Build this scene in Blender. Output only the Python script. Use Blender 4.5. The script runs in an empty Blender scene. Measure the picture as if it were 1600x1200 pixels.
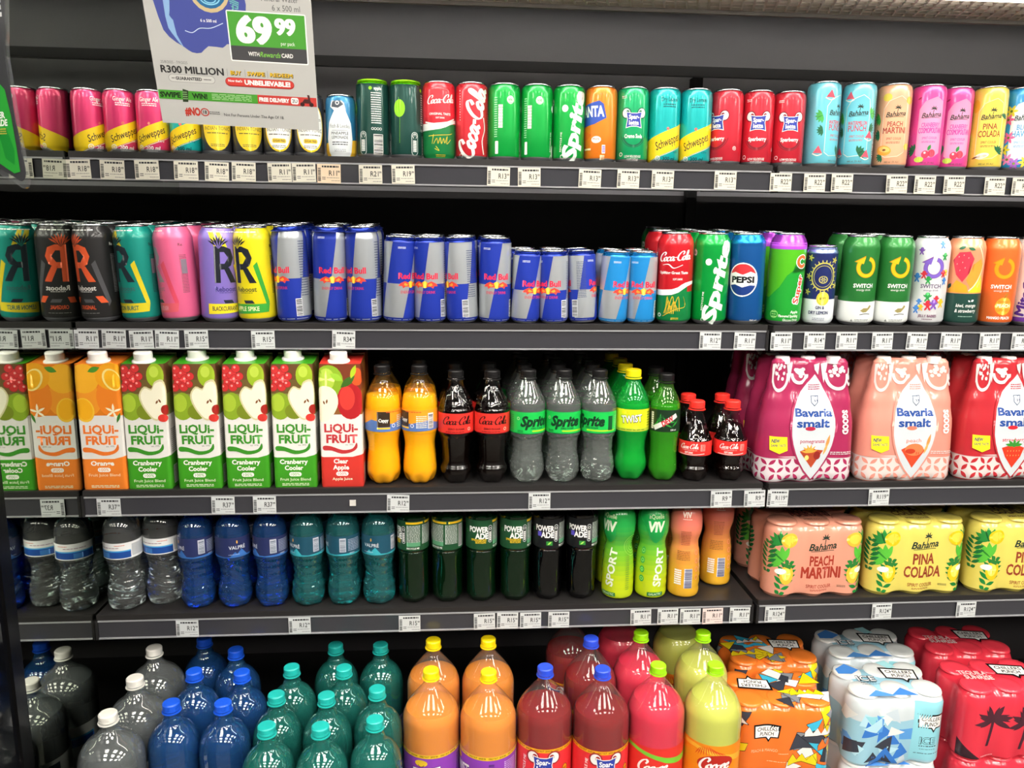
import bpy, bmesh, math, random
from mathutils import Vector, Matrix
from mathutils.geometry import tessellate_polygon
random.seed(7)
S = bpy.context.scene
COL = S.collection
ZO = 1.5                                    # eye height above the shop floor
# ------------------------------------------------------------------ camera, world, lamps, exposure
YAW, PITCH, ROLL, FPX, DIST = math.radians(4.4), math.radians(10.5), math.radians(0.7), 1200.0, 1.37
FW = Vector((math.sin(YAW)*math.cos(PITCH), math.cos(YAW)*math.cos(PITCH), -math.sin(PITCH)))
RT0 = Vector((math.cos(YAW), -math.sin(YAW), 0)); UP0 = RT0.cross(FW)
RT = RT0*math.cos(ROLL)+UP0*math.sin(ROLL); UP = UP0*math.cos(ROLL)-RT0*math.sin(ROLL)
CP = Vector((0, -DIST, 0))
cd = bpy.data.cameras.new('camera'); cam = bpy.data.objects.new('camera', cd); COL.objects.link(cam)
cd.sensor_width = 36; cd.lens = 36*FPX/1600; cd.clip_start = .02
mw = Matrix((RT, UP, -FW)).transposed().to_4x4(); mw.translation = CP+Vector((0, 0, ZO)); cam.matrix_world = mw
S.camera = cam
S.view_settings.view_transform = 'Standard'; S.view_settings.look = 'None'; S.view_settings.gamma = 1
S.view_settings.use_curve_mapping = False
S.view_settings.exposure = -0.04
S.cycles.max_bounces = 10; S.cycles.transparent_max_bounces = 20; S.cycles.transmission_bounces = 8
S.cycles.glossy_bounces = 4; S.cycles.diffuse_bounces = 3; S.cycles.caustics_reflective = False; S.cycles.caustics_refractive = False
w = bpy.data.worlds.new('world'); S.world = w; w.use_nodes = True
w.node_tree.nodes['Background'].inputs[0].default_value = (.95, .98, 1, 1)
w.node_tree.nodes['Background'].inputs[1].default_value = .12
PANEL_E, STRIP_E = 30.0, 20.0

def ray(px, py): return FW*FPX+RT*(px-800)+UP*(600-py)
def at_y(px, py, y):
    d = ray(px, py); return CP+d*((y+DIST)/d.y)
def at_z(px, py, z):
    d = ray(px, py); return CP+d*(z/d.z)
# ------------------------------------------------------------------ materials
def lin(h):
    h = h.lstrip('#'); o = []
    if len(h) == 3: h = ''.join(q*2 for q in h)
    for i in (0, 2, 4):
        c = int(h[i:i+2], 16)/255; o.append(c/12.92 if c <= .04045 else ((c+.055)/1.055)**2.4)
    return (o[0], o[1], o[2], 1)
MC = {}
def M(h, rough=.35, metal=0.0, coat=0.0, emit=0.0, trans=0.0, ior=1.45, noise=0.0):
    k = (h, rough, metal, coat, emit, trans, ior, noise)
    if k in MC: return MC[k]
    m = bpy.data.materials.new('surface_'+h.strip('#')); m.use_nodes = True
    nt = m.node_tree; b = nt.nodes['Principled BSDF']
    b.inputs['Base Color'].default_value = lin(h); b.inputs['Roughness'].default_value = rough
    b.inputs['Metallic'].default_value = metal; b.inputs['Coat Weight'].default_value = coat
    b.inputs['Transmission Weight'].default_value = trans; b.inputs['IOR'].default_value = ior
    if emit: b.inputs['Emission Color'].default_value = lin(h); b.inputs['Emission Strength'].default_value = emit
    if noise:
        n = nt.nodes.new('ShaderNodeTexNoise'); n.inputs['Scale'].default_value = 9; n.inputs['Detail'].default_value = 6
        r = nt.nodes.new('ShaderNodeMapRange'); r.inputs[3].default_value = max(0, rough-noise); r.inputs[4].default_value = min(1, rough+noise)
        nt.links.new(n.outputs[0], r.inputs[0]); nt.links.new(r.outputs[0], b.inputs['Roughness'])
    MC[k] = m; return m
def PET(h, dens=.25, rough=.04, refl=.04):
    """thin clear plastic: a see-through tinted wall with a glossy skin"""
    k = ('pet', h, dens, rough, refl)
    if k in MC: return MC[k]
    m = bpy.data.materials.new('clear_plastic'); m.use_nodes = True; nt = m.node_tree; nt.nodes.clear()
    o = nt.nodes.new('ShaderNodeOutputMaterial'); t = nt.nodes.new('ShaderNodeBsdfTransparent'); g = nt.nodes.new('ShaderNodeBsdfGlossy')
    d = nt.nodes.new('ShaderNodeBsdfDiffuse'); a = nt.nodes.new('ShaderNodeMixShader'); mx = nt.nodes.new('ShaderNodeMixShader')
    f = nt.nodes.new('ShaderNodeLayerWeight'); f.inputs[0].default_value = .5
    pw = nt.nodes.new('ShaderNodeMath'); pw.operation = 'POWER'; pw.inputs[1].default_value = 3.2
    c = lin(h); t.inputs[0].default_value = c; d.inputs[0].default_value = c; g.inputs[1].default_value = rough
    mul = nt.nodes.new('ShaderNodeMath'); mul.operation = 'MULTIPLY_ADD'; mul.inputs[1].default_value = .7; mul.inputs[2].default_value = refl
    a.inputs[0].default_value = dens
    nt.links.new(t.outputs[0], a.inputs[1]); nt.links.new(d.outputs[0], a.inputs[2])
    nt.links.new(f.outputs['Facing'], pw.inputs[0]); nt.links.new(pw.outputs[0], mul.inputs[0]); nt.links.new(mul.outputs[0], mx.inputs[0])
    nt.links.new(a.outputs[0], mx.inputs[1]); nt.links.new(g.outputs[0], mx.inputs[2]); nt.links.new(mx.outputs[0], o.inputs[0])
    MC[k] = m; return m
def PR(h): return M(h, .34, .1, .25)
# ------------------------------------------------------------------ mesh helpers
def mk(name, verts, faces, mats, fm=None, smooth=True, sharp=None):
    me = bpy.data.meshes.new(name); me.from_pydata([tuple(v) for v in verts], [], faces)
    for m in mats: me.materials.append(m)
    if fm: me.polygons.foreach_set('material_index', fm)
    if smooth:
        me.polygons.foreach_set('use_smooth', [True]*len(faces))
        if sharp:
            bm = bmesh.new(); bm.from_mesh(me)
            for e in bm.edges:
                if len(e.link_faces) == 2 and e.calc_face_angle(0) > sharp: e.smooth = False
            bm.to_mesh(me); bm.free()
    me.update(); return me
def boxv(x0, x1, y0, y1, z0, z1, bev=0):
    bm = bmesh.new(); bmesh.ops.create_cube(bm, size=1)
    for v in bm.verts: v.co = ((x0+x1)/2+v.co.x*(x1-x0), (y0+y1)/2+v.co.y*(y1-y0), (z0+z1)/2+v.co.z*(z1-z0))
    if bev: bmesh.ops.bevel(bm, geom=bm.edges[:], offset=bev, segments=2, affect='EDGES')
    return bm
def bmesh_me(name, bm, mat, smooth=False):
    me = bpy.data.meshes.new(name); bm.to_mesh(me); bm.free(); me.materials.append(mat)
    if smooth: me.polygons.foreach_set('use_smooth', [True]*len(me.polygons))
    return me
def link(name, me, parent=None, loc=None, rot=None):
    o = bpy.data.objects.new(name, me); COL.objects.link(o)
    if parent: o.parent = parent
    if loc is not None: o.location = loc
    if rot is not None: o.rotation_euler = rot
    return o
def tag(o, label=None, cat=None, group=None, kind=None):
    if label: o['label'] = label
    if cat: o['category'] = cat
    if group: o['group'] = group
    if kind: o['kind'] = kind
    return o
def smoothprof(p, n=3):
    """p: (z, r) control points in mm -> Catmull-Rom refined (r, z)"""
    out = []
    for i in range(len(p)-1):
        a = p[max(i-1, 0)]; b = p[i]; c = p[i+1]; d = p[min(i+2, len(p)-1)]
        for k in range(n):
            t = k/n
            out.append(tuple(.5*((2*b[j])+(c[j]-a[j])*t+(2*a[j]-5*b[j]+4*c[j]-d[j])*t*t+(3*b[j]-a[j]-3*c[j]+d[j])*t**3) for j in (1, 0)))
    out.append((p[-1][1], p[-1][0])); return out
def lathe(name, prof, mats, seg=40, zones=None, mod=None, cap0=False, cap1=False, sharp=.7):
    """prof: (r, z) in mm; zones: list of upper z limits per material"""
    V, F, FM = [], [], []
    for r, z in prof:
        for i in range(seg):
            a = 2*math.pi*i/seg; rr = r if mod is None else mod(a, z, r)
            V.append((rr*math.sin(a)/1000, -rr*math.cos(a)/1000, z/1000))
    for j in range(len(prof)-1):
        zm = (prof[j][1]+prof[j+1][1])/2; mi = 0
        if zones:
            while mi < len(zones) and zm > zones[mi]: mi += 1
        for i in range(seg):
            k = (i+1) % seg; F.append((j*seg+i, j*seg+k, (j+1)*seg+k, (j+1)*seg+i)); FM.append(mi)
    if cap0: F.append(tuple(range(seg-1, -1, -1))); FM.append(0)
    if cap1: F.append(tuple((len(prof)-1)*seg+i for i in range(seg))); FM.append(FM[-1])
    return mk(name, V, F, mats, FM, True, sharp)
# ------------------------------------------------------------------ surfaces that prints are laid on
class Round:
    def __init__(s, prof, ref=None):
        s.p = sorted((z, r) for r, z in prof); s.R = ref or max(r for z, r in s.p)
        s.breaks = [z for z, r in s.p]
    def rad(s, v):
        p = s.p
        if v <= p[0][0]: return p[0][1]
        for i in range(len(p)-1):
            if p[i][0] <= v <= p[i+1][0]:
                t = (v-p[i][0])/max(1e-6, p[i+1][0]-p[i][0]); return p[i][1]+(p[i+1][1]-p[i][1])*t
        return p[-1][1]
    def pos(s, u, v, off):
        r = s.rad(v)+off; g = math.floor(u/3.0+1e-9); t = u/3.0-g; a = g*3.0/s.R; b = (g+1)*3.0/s.R
        x = math.sin(a)*(1-t)+math.sin(b)*t; y = math.cos(a)*(1-t)+math.cos(b)*t; return (r*x/1000, -r*y/1000, v/1000)
class Flat:
    breaks = []
    def __init__(s, up=False, z=0): s.up = up; s.z = z
    def pos(s, u, v, off): return (u/1000, v/1000, (s.z+off)/1000) if s.up else (u/1000, -off/1000, v/1000)
class Wrap:
    """wall around a rounded rectangle hw x hd, corner r, with bulges between contents"""
    def __init__(s, hw, hd, r, H, inset=lambda v: 0, k=lambda v: 0, nx=0, ny=0, zs=None, amp=None, N=132):
        s.hw, s.hd, s.r, s.H, s.inset, s.k, s.nx, s.ny = hw, hd, r, H, inset, k, nx, ny
        s.L = [hw-r, math.pi*r/2, 2*(hd-r), math.pi*r/2, 2*(hw-r), math.pi*r/2, 2*(hd-r), math.pi*r/2, hw-r]
        s.T = sum(s.L); s.zs = zs or [0, H]; s.breaks = s.zs; s.amp = amp or r; s.N = N; s.G = {}
    def base(s, u):
        u = u % s.T; i = 0
        while i < 8 and u > s.L[i]: u -= s.L[i]; i += 1
        hw, hd, r = s.hw, s.hd, s.r; ax, ay = hw-r, hd-r; lob = 0
        def lx(x): return math.sin(math.pi*(x+hw)*s.nx/(2*hw)+math.pi/2)**2 if s.nx else 0
        def ly(y): return math.sin(math.pi*(y+hd)*s.ny/(2*hd)+math.pi/2)**2 if s.ny else 0
        if i == 0: p = (u, -hd); n = (0, -1); lob = lx(u)
        elif i == 1: a = u/r; p = (ax+r*math.sin(a), -ay-r*math.cos(a)); n = (math.sin(a), -math.cos(a))
        elif i == 2: p = (hw, -ay+u); n = (1, 0); lob = ly(p[1])
        elif i == 3: a = u/r; p = (ax+r*math.cos(a), ay+r*math.sin(a)); n = (math.cos(a), math.sin(a))
        elif i == 4: p = (ax-u, hd); n = (0, 1); lob = lx(p[0])
        elif i == 5: a = u/r; p = (-ax-r*math.sin(a), ay+r*math.cos(a)); n = (-math.sin(a), math.cos(a))
        elif i == 6: p = (-hw, ay-u); n = (-1, 0); lob = ly(p[1])
        elif i == 7: a = u/r; p = (-ax-r*math.cos(a), -ay-r*math.sin(a)); n = (-math.cos(a), -math.sin(a))
        else: p = (-ax+u, -hd); n = (0, -1); lob = lx(p[0])
        return p, n, lob
    def raw(s, u, v):
        p, n, lob = s.base(u); d = -s.inset(v)-s.k(v)*s.amp*lob
        return p[0]+n[0]*d, p[1]+n[1]*d, n[0], n[1]
    def pos(s, u, v, off):
        # follows the facets of the wall mesh exactly, so that prints stay on it
        du = s.T/s.N; g = math.floor(u/du+1e-9); t = u/du-g; zs = s.zs; j = 0
        while j < len(zs)-2 and v > zs[j+1]: j += 1
        q = min(1, max(0, (v-zs[j])/(zs[j+1]-zs[j]))); o = [0, 0, 0, 0]
        for gi, wu in ((g, 1-t), (g+1, t)):
            for jj, wv in ((j, 1-q), (j+1, q)):
                k = (gi % s.N, jj)
                if k not in s.G: s.G[k] = s.raw(k[0]*du, zs[jj])
                e = s.G[k]
                for i in range(4): o[i] += e[i]*wu*wv
        return ((o[0]+o[2]*off)/1000, (o[1]+o[3]*off)/1000, v/1000)
    def mesh(s, name, mats, N=None, zones=None, cap=True):
        V, F, FM = [], [], []; N = s.N
        us = [s.T*i/N for i in range(N)]
        for z in s.zs:
            for u in us: V.append(s.pos(u, z, 0))
        for j in range(len(s.zs)-1):
            zm = (s.zs[j]+s.zs[j+1])/2; mi = 0
            if zones:
                while mi < len(zones) and zm > zones[mi]: mi += 1
            for i in range(N):
                k = (i+1) % N; F.append((j*N+i, j*N+k, (j+1)*N+k, (j+1)*N+i)); FM.append(mi)
        if cap:
            for j, rev in ((0, 1), (len(s.zs)-1, 0)):
                c = len(V); V.append((0, 0, s.zs[j]/1000))
                for i in range(N):
                    k = (i+1) % N; F.append((j*N+k, j*N+i, c) if rev else (j*N+i, j*N+k, c)); FM.append(FM[-1] if not rev else 0)
        return mk(name, V, F, mats, FM, True, .6)
# ------------------------------------------------------------------ flat print: a small drawing kit, millimetres
TC = {}
def textmesh(s, bold, shear, sp):
    k = (s, bold, shear, sp)
    if k not in TC:
        cu = bpy.data.curves.new('t', 'FONT'); cu.body = s; cu.offset = bold; cu.shear = shear; cu.resolution_u = 5 if len(s) < 4 else 2; cu.space_character = sp
        o = bpy.data.objects.new('t', cu); me = bpy.data.meshes.new_from_object(o)
        V = [(v.co.x, v.co.y) for v in me.vertices]; F = [tuple(p.vertices) for p in me.polygons]
        bpy.data.objects.remove(o); bpy.data.curves.remove(cu); bpy.data.meshes.remove(me); TC[k] = (V, F)
    return TC[k]
_h = textmesh('H', 0, 0, 1)[0]; CAPH = max(v[1] for v in _h)-min(v[1] for v in _h)
def cat2(p, n=4, closed=False):
    out = []; m = len(p)
    for i in range(m if closed else m-1):
        a, b, c, d = (p[(i-1) % m], p[i], p[(i+1) % m], p[(i+2) % m]) if closed else (p[max(i-1, 0)], p[i], p[i+1], p[min(i+2, m-1)])
        for k in range(n):
            t = k/n; out.append(tuple(.5*((2*b[j])+(c[j]-a[j])*t+(2*a[j]-5*b[j]+4*c[j]-d[j])*t*t+(3*b[j]-a[j]-3*c[j]+d[j])*t**3) for j in (0, 1)))
    if not closed: out.append(tuple(p[-1]))
    return out
class Print:
    def __init__(s): s.it = []; s.z = 1
    def add(s, V, F, col, z=None): s.it.append((V, F, col, z if z else s.z)); s.z += .22
    def poly(s, pts, col, z=None):
        pts = [tuple(p[:2]) for p in pts]
        s.add(pts, [tuple(t) for t in tessellate_polygon([[Vector((x, y, 0)) for x, y in pts]])], col, z)
    def rect(s, x0, y0, x1, y1, col, z=None): s.add([(x0, y0), (x1, y0), (x1, y1), (x0, y1)], [(0, 1, 2, 3)], col, z)
    def ell(s, cx, cy, rx, ry, col, n=20, rot=0, z=None):
        c, d = math.cos(rot), math.sin(rot); V = []
        for i in range(n):
            a = 2*math.pi*i/n; x, y = rx*math.cos(a), ry*math.sin(a); V.append((cx+x*c-y*d, cy+x*d+y*c))
        s.add(V+[(cx, cy)], [(i, (i+1) % n, n) for i in range(n)], col, z)
    def ring(s, cx, cy, r, t, col, a0=0, a1=360, n=24, ry=None, z=None):
        ry = ry or r; V, F = [], []
        for i in range(n+1):
            a = math.radians(a0+(a1-a0)*i/n)
            V += [(cx+(r-t/2)*math.cos(a), cy+(ry-t/2)*math.sin(a)), (cx+(r+t/2)*math.cos(a), cy+(ry+t/2)*math.sin(a))]
        for i in range(n): F.append((2*i, 2*i+1, 2*i+3, 2*i+2))
        s.add(V, F, col, z)
    def rrect(s, x0, y0, x1, y1, r, col, z=None):
        V = []
        for cx, cy, a0 in ((x1-r, y1-r, 0), (x0+r, y1-r, 90), (x0+r, y0+r, 180), (x1-r, y0+r, 270)):
            for k in range(5): a = math.radians(a0+22.5*k); V.append((cx+r*math.cos(a), cy+r*math.sin(a)))
        s.poly(V, col, z)
    def leaf(s, cx, cy, L, W, rot, col, z=None):
        V = []; c, d = math.cos(math.radians(rot)), math.sin(math.radians(rot))
        for i in range(9): t = i/8; V.append((-L/2+L*t, W/2*math.sin(math.pi*t)))
        for i in range(7, 0, -1): t = i/8; V.append((-L/2+L*t, -W/2*math.sin(math.pi*t)))
        s.poly([(cx+x*c-y*d, cy+x*d+y*c) for x, y in V], col, z)
    def stroke(s, pts, wd, col, nib=None, sm=True, closed=False, z=None, rot=0, org=(0, 0)):
        if rot:
            c, d = math.cos(math.radians(rot)), math.sin(math.radians(rot))
            pts = [(org[0]+(x-org[0])*c-(y-org[1])*d, org[1]+(x-org[0])*d+(y-org[1])*c) for x, y in pts]
        if sm: pts = cat2(pts, 4, closed)
        if closed: pts = pts+[pts[0]]
        V, F = [], []
        for i, p in enumerate(pts):
            a = pts[max(i-1, 0)]; b = pts[min(i+1, len(pts)-1)]
            dx, dy = b[0]-a[0], b[1]-a[1]; l = math.hypot(dx, dy) or 1; dx /= l; dy /= l
            ww = wd/2
            if nib is not None: ww *= .32+.75*abs(math.sin(math.atan2(dy, dx)-math.radians(nib+rot)))
            V += [(p[0]-dy*ww, p[1]+dx*ww), (p[0]+dy*ww, p[1]-dx*ww)]
        for i in range(len(pts)-1): F.append((2*i+1, 2*i+3, 2*i+2, 2*i))
        s.add(V, F, col, z)
    def text(s, t, cx, cy, h, col, w=None, bold=.02, shear=0, rot=0, sp=1.0, z=None, mirror=False):
        heavy = bold if bold > .003 and 'M' in t else 0   # the letter M breaks when fattened: overprint it instead
        V, F = textmesh(t, 0 if heavy else bold, shear, sp)
        if not V: return
        x0 = min(v[0] for v in V); x1 = max(v[0] for v in V); y0 = min(v[1] for v in V); y1 = max(v[1] for v in V)
        k = h/CAPH; kx = (w/(x1-x0)) if w else k; c, d = math.cos(math.radians(rot)), math.sin(math.radians(rot)); Q = []
        for x, y in V:
            x = (x-(x0+x1)/2)*kx*(-1 if mirror else 1); y = (y-CAPH/2)*k; Q.append((cx+x*c-y*d, cy+x*d+y*c))
        s.add(Q, F, col, z)
        for ex_, ey_ in (((-1, .3), (1, -.3), (-.4, -.8), (.4, .8)) if heavy else ()):
            ex_ *= heavy*k; ey_ *= heavy*k; s.add([(x+ex_*c-ey_*d, y+ex_*d+ey_*c) for x, y in Q], F, col, z)
    def bars(s, x0, y0, x1, y1, n, col='#1a1a1a', horiz=False, bg=None):
        if bg: s.rect(x0-.8, y0-.8, x1+.8, y1+.8, bg)
        rnd = random.Random(n); V, F = [], []; L = (y1-y0) if horiz else (x1-x0); p = 0
        while p < L:
            wd = L/n*rnd.uniform(.25, .9)
            q = min(L, p+wd); b = len(V)
            V += [(x0, y0+p), (x1, y0+p), (x1, y0+q), (x0, y0+q)] if horiz else [(x0+p, y0), (x0+q, y0), (x0+q, y1), (x0+p, y1)]
            F.append((b, b+1, b+2, b+3)); p = q+L/n*rnd.uniform(.25, .6)
        s.add(V, F, col)
    def fine(s, x0, y0, x1, y1, rows, col, seed=1, h=.45):
        """fine print too small to read: rows of short dashes"""
        rnd = random.Random(seed); V, F = [], []
        for r in range(rows):
            y = y1-(y1-y0)*(r+.5)/rows; hh = (y1-y0)/rows*h/2; x = x0
            while x < x1:
                wd = rnd.uniform(.06, .22)*(x1-x0); q = min(x1, x+wd); b = len(V)
                V += [(x, y-hh), (q, y-hh), (q, y+hh), (x, y+hh)]; F.append((b, b+1, b+2, b+3)); x = q+.03*(x1-x0)
        s.add(V, F, col)
    def outl(s, pts, col, line='#1a1a1a', t=1.0):
        s.poly(pts, col); s.stroke(list(pts), t, line, sm=False, closed=True)
    def build(s, name, surf, du=3.0, matf=PR, l0=.14, dl=.05, clip=None):
        if isinstance(surf, Wrap): du = surf.T/surf.N
        if not isinstance(surf, Flat): dl = .03
        bm = bmesh.new(); mats, idx = [], {}
        for V, F, col, z in s.it:
            if col not in idx: idx[col] = len(mats); mats.append(matf(col))
            vs = [bm.verts.new((x, y, z)) for x, y in V]
            for f in F:
                try: fc = bm.faces.new([vs[i] for i in f]); fc.material_index = idx[col]
                except ValueError: pass
        xs = [v.co.x for v in bm.verts]; ys = [v.co.y for v in bm.verts]
        if clip:
            for co, no in (((clip[0], 0, 0), (-1, 0, 0)), ((clip[2], 0, 0), (1, 0, 0)), ((0, clip[1], 0), (0, -1, 0)), ((0, clip[3], 0), (0, 1, 0))):
                bmesh.ops.bisect_plane(bm, geom=bm.verts[:]+bm.edges[:]+bm.faces[:], plane_co=co, plane_no=no, clear_outer=True)
        if not isinstance(surf, Flat) and xs:
            g = math.ceil(min(xs)/du)*du
            while g < max(xs):
                bmesh.ops.bisect_plane(bm, geom=bm.verts[:]+bm.edges[:]+bm.faces[:], plane_co=(g, 0, 0), plane_no=(1, 0, 0)); g += du
            for b in surf.breaks:
                if min(ys) < b < max(ys): bmesh.ops.bisect_plane(bm, geom=bm.verts[:]+bm.edges[:]+bm.faces[:], plane_co=(0, b, 0), plane_no=(0, 1, 0))
        for v in bm.verts: v.co = surf.pos(v.co.x, v.co.y, l0+dl*v.co.z)
        bm.normal_update()
        me = bpy.data.meshes.new(name); bm.to_mesh(me); bm.free()
        for m in mats: me.materials.append(m)
        me.polygons.foreach_set('use_smooth', [True]*len(me.polygons)); return me
# ------------------------------------------------------------------ shared lettering and motifs
def script_c(P, cx, cy, w, col, rot=0, fat=1.0, word='Coca-Cola'):
    """flowing handwritten lettering drawn with a pen"""
    G = {'C': ([[(1.45, 1.45), (1.72, 1.9), (1.4, 2.25), (.8, 2.0), (.3, 1.2), (.3, .4), (.8, -.02), (1.35, .12), (1.8, .5)]], 1.45),
         'o': ([[(.45, 1.0), (.05, .6), (.2, .05), (.6, .05), (.85, .5), (.65, .98), (.35, .9)]], .95),
         'c': ([[(.72, .78), (.62, .98), (.3, .95), (.06, .55), (.12, .12), (.42, -.02), (.9, .25)]], .88),
         'a': ([[(.8, .9), (.4, 1.0), (.05, .55), (.2, .03), (.55, .15), (.85, .95)], [(.86, 1.0), (.75, .3), (.95, 0), (1.2, .25)]], 1.1),
         'l': ([[(.0, .3), (.55, 1.5), (.55, 2.3), (.25, 2.1), (.15, .8), (.25, .05), (.6, .15)]], .5),
         'e': ([[(.1, .5), (.65, .65), (.6, 1.0), (.2, .8), (.1, .25), (.45, -.02), (.85, .3)]], .8),
         '-': ([[(0, .75), (.5, .85)]], .55)}
    x = 0; st = []
    for ch in word:
        g, adv = G[ch]
        for q in g: st.append([(x+a+.28*b, b) for a, b in q])
        x += adv
    x += .5; k = w/x; c, d = math.cos(math.radians(rot)), math.sin(math.radians(rot))
    for q in st:
        P.stroke([(cx+((a-x/2)*k)*c-((b-.9)*k)*d, cy+((a-x/2)*k)*d+((b-.9)*k)*c) for a, b in q], .31*k*fat, col, nib=20)
def palm(P, x, y, s, col):
    P.stroke([(x-.15*s, y-1.0*s), (x-.05*s, y-.4*s), (x, y)], .12*s, col)
    for a in (15, 60, 110, 150, 190, -25):
        r = math.radians(a); P.leaf(x+.33*s*math.cos(r), y+.28*s*math.sin(r)-.05*s, .75*s, .2*s, a, col)
def bahama(P, cx, cy, s, col):
    P.text('Bahama', cx, cy, 8.5*s, col, w=36*s, bold=.025, shear=.35, rot=4); palm(P, cx+3*s, cy+11*s, 9*s, col)
    P.stroke([(cx-15*s, cy-6.5*s), (cx, cy-5.5*s), (cx+15*s, cy-5.5*s)], .8*s, col)
def monstera(P, cx, cy, s, rot, col='#2f9a3a', vein='#1c5f2a'):
    for a in (-70, -42, -15, 15, 42, 70):
        r = math.radians(rot+a); P.leaf(cx+.42*s*math.cos(r), cy+.42*s*math.sin(r), s, .34*s, rot+a, col)
    P.leaf(cx+.35*s*math.cos(math.radians(rot)), cy+.35*s*math.sin(math.radians(rot)), .9*s, .1*s, rot, vein)
def fern(P, cx, cy, L, rot, col='#1f6a35'):
    c, d = math.cos(math.radians(rot)), math.sin(math.radians(rot))
    for i in range(7):
        t = i/6*L; wd = L*.38*math.sin(math.pi*(.15+.8*i/7))
        for sg in (1, -1):
            a = rot+sg*58; r = math.radians(a); P.leaf(cx+t*c+wd/2*math.cos(r), cy+t*d+wd/2*math.sin(r), wd, L*.12, a, col)
def eyes_logo(P, cx, cy, s, eye='#f3f3f0', skin='#7a1520'):
    for sg in (-1, 1):
        P.ell(cx+sg*13*s, cy+10*s, 8.5*s, 9*s, skin); P.ell(cx+sg*13*s, cy+10*s, 6.5*s, 7*s, eye); P.ell(cx+sg*10.5*s, cy+11*s, 3*s, 3.4*s, skin)
    q = [(-12, 11), (-4, 9), (4, 9), (12, 11), (10, 0), (12, -12), (4, -10), (-4, -10), (-12, -12), (-10, 0)]
    P.poly([(cx+x*s*1.1, cy+y*s*1.12) for x, y in q], '#f3f3f0'); P.poly([(cx+x*s, cy+y*s) for x, y in q], '#2e3fa5')
    P.text('Spar-', cx, cy+4*s, 6.5*s, '#f5f5f5', w=17*s, bold=.035); P.text('letta', cx, cy-5*s, 6.5*s, '#f5f5f5', w=16*s, bold=.035)
def chillers(P, cx, cy, s, rot=0, mirror=False):
    c, d = math.cos(math.radians(rot)), math.sin(math.radians(rot))
    def q(pts): return [(cx+(x*c-y*d)*s, cy+(x*d+y*c)*s) for x, y in pts]
    P.poly(q([(-24, 15), (25, 13), (22, -12), (9, -13), (5, -21), (0, -13), (-22, -12)]), '#151515')
    P.poly(q([(-21, 11.5), (22.5, 10), (20, -10), (8, -10.5), (5, -16), (1, -10.5), (-20, -10)]), '#f4f2ee')
    for t, y, ww in (('CHILLERS', 5, 36), ('PUNCH', -4.5, 25)):
        P.text(t, cx+(-y*d+1*c)*s, cy+(y*c)*s, 7*s, '#151515', w=ww*s, bold=.015, shear=.1, rot=rot)
# ------------------------------------------------------------------ object kinds (built once, then copied)
class Proto:
    def __init__(s, kind, cat): s.kind, s.cat, s.parts = kind, cat, []
    def add(s, name, me, parent=-1, loc=(0, 0, 0), label=None, rot=(0, 0, 0)): s.parts.append((name, me, parent, loc, label, rot)); return len(s.parts)-1
    def put(s, loc, rot=(0, 0, 0), label=None, group=None, slim=False):
        e = bpy.data.objects.new(s.kind, None); e.empty_display_size = .02; COL.objects.link(e)
        e.location = (loc[0], loc[1], loc[2]+ZO); e.rotation_euler = rot
        tag(e, label, s.cat, group); made = []
        for name, me, par, l, lb, r in s.parts:
            o = bpy.data.objects.new(name, me); COL.objects.link(o); o.parent = e if par < 0 else made[par]; o.location = l; o.rotation_euler = r
            if lb: o['label'] = lb
            made.append(o)
        return e
SILVER = M('#c9ccd0', .22, 1.0)
LIDC = {}
def lid_mesh(Rn, h, rimcol):
    k = (Rn, h, rimcol)
    if k not in LIDC:
        m = SILVER if rimcol is None else M(rimcol, .3, .6)
        p = [(Rn-1.2, h-3.2), (Rn+.2, h-2.6), (Rn+.5, h-1.2), (Rn, h-.2), (Rn-.8, h), (Rn-1.6, h-.6), (Rn-2.2, h-5), (Rn-3.5, h-6), (Rn-5, h-4.6), (6, h-4.4), (.3, h-4.4)]
        tab = bmesh.new()
        for cy, rx, ry, hh in ((-3, 5, 7, 1.2),):
            vs = [tab.verts.new(((rx*math.cos(a))/1000, (cy+ry*math.sin(a))/1000, (h-3.9+hh*t)/1000)) for t in (0, 1) for a in [2*math.pi*i/12 for i in range(12)]]
            for i in range(12): tab.faces.new((vs[i], vs[(i+1) % 12], vs[12+(i+1) % 12], vs[12+i]))
            tab.faces.new(vs[12:])
        LIDC[k] = (lathe('lid', p, [m], 36), bmesh_me('tab', tab, M('#b8bbc0', .3, 1.0)))
    return LIDC[k]
def can_prof(d, h):
    R = d/2; n = .80 if d > 60 else .88
    nl = 17 if d > 60 else 9
    return [(R*.68, 3), (R*.72, .2), (R*.78, .2), (R*.9, 4.5), (R*.97, 7.5), (R, 11), (R, h*.35), (R, h*.6), (R, h-nl-7), (R*.99, h-nl-3), (R*(1+n)/2+.3, h-nl*.62), (R*n+.4, h-6), (R*n-.4, h-3.2)], R*n
PROTO = {}
def can(key, d, h, body, design=None, rim=None, neck=None, neckz=None, metal=.35, rough=.28, bot='#b9bcc2'):
    prof, Rn = can_prof(d, h); P = Proto('drink_can', 'can')
    mats = [M(bot, .3, .8), M(body, rough, metal, .35)]; z = [7]
    if neck: mats.append(M(neck, .25, .7)); z.append(neckz if neckz else h-20)
    if neck and neckz:   # profile ring exactly at the colour change
        prof = sorted(prof[3:]+[(d/2, neckz)], key=lambda q: q[1]); prof = can_prof(d, h)[0][:3]+prof
    b = P.add('can_body', lathe('can_body', prof, mats, 40, z))
    l, t = lid_mesh(Rn, h, rim); li = P.add('lid', l); P.add('pull_tab', t, li)
    if design:
        c = Print(); design(c, d/2, h); P.add('printed_artwork', c.build('printed_artwork', Round(prof[3:], d/2)), b)
    PROTO[key] = P
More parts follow.
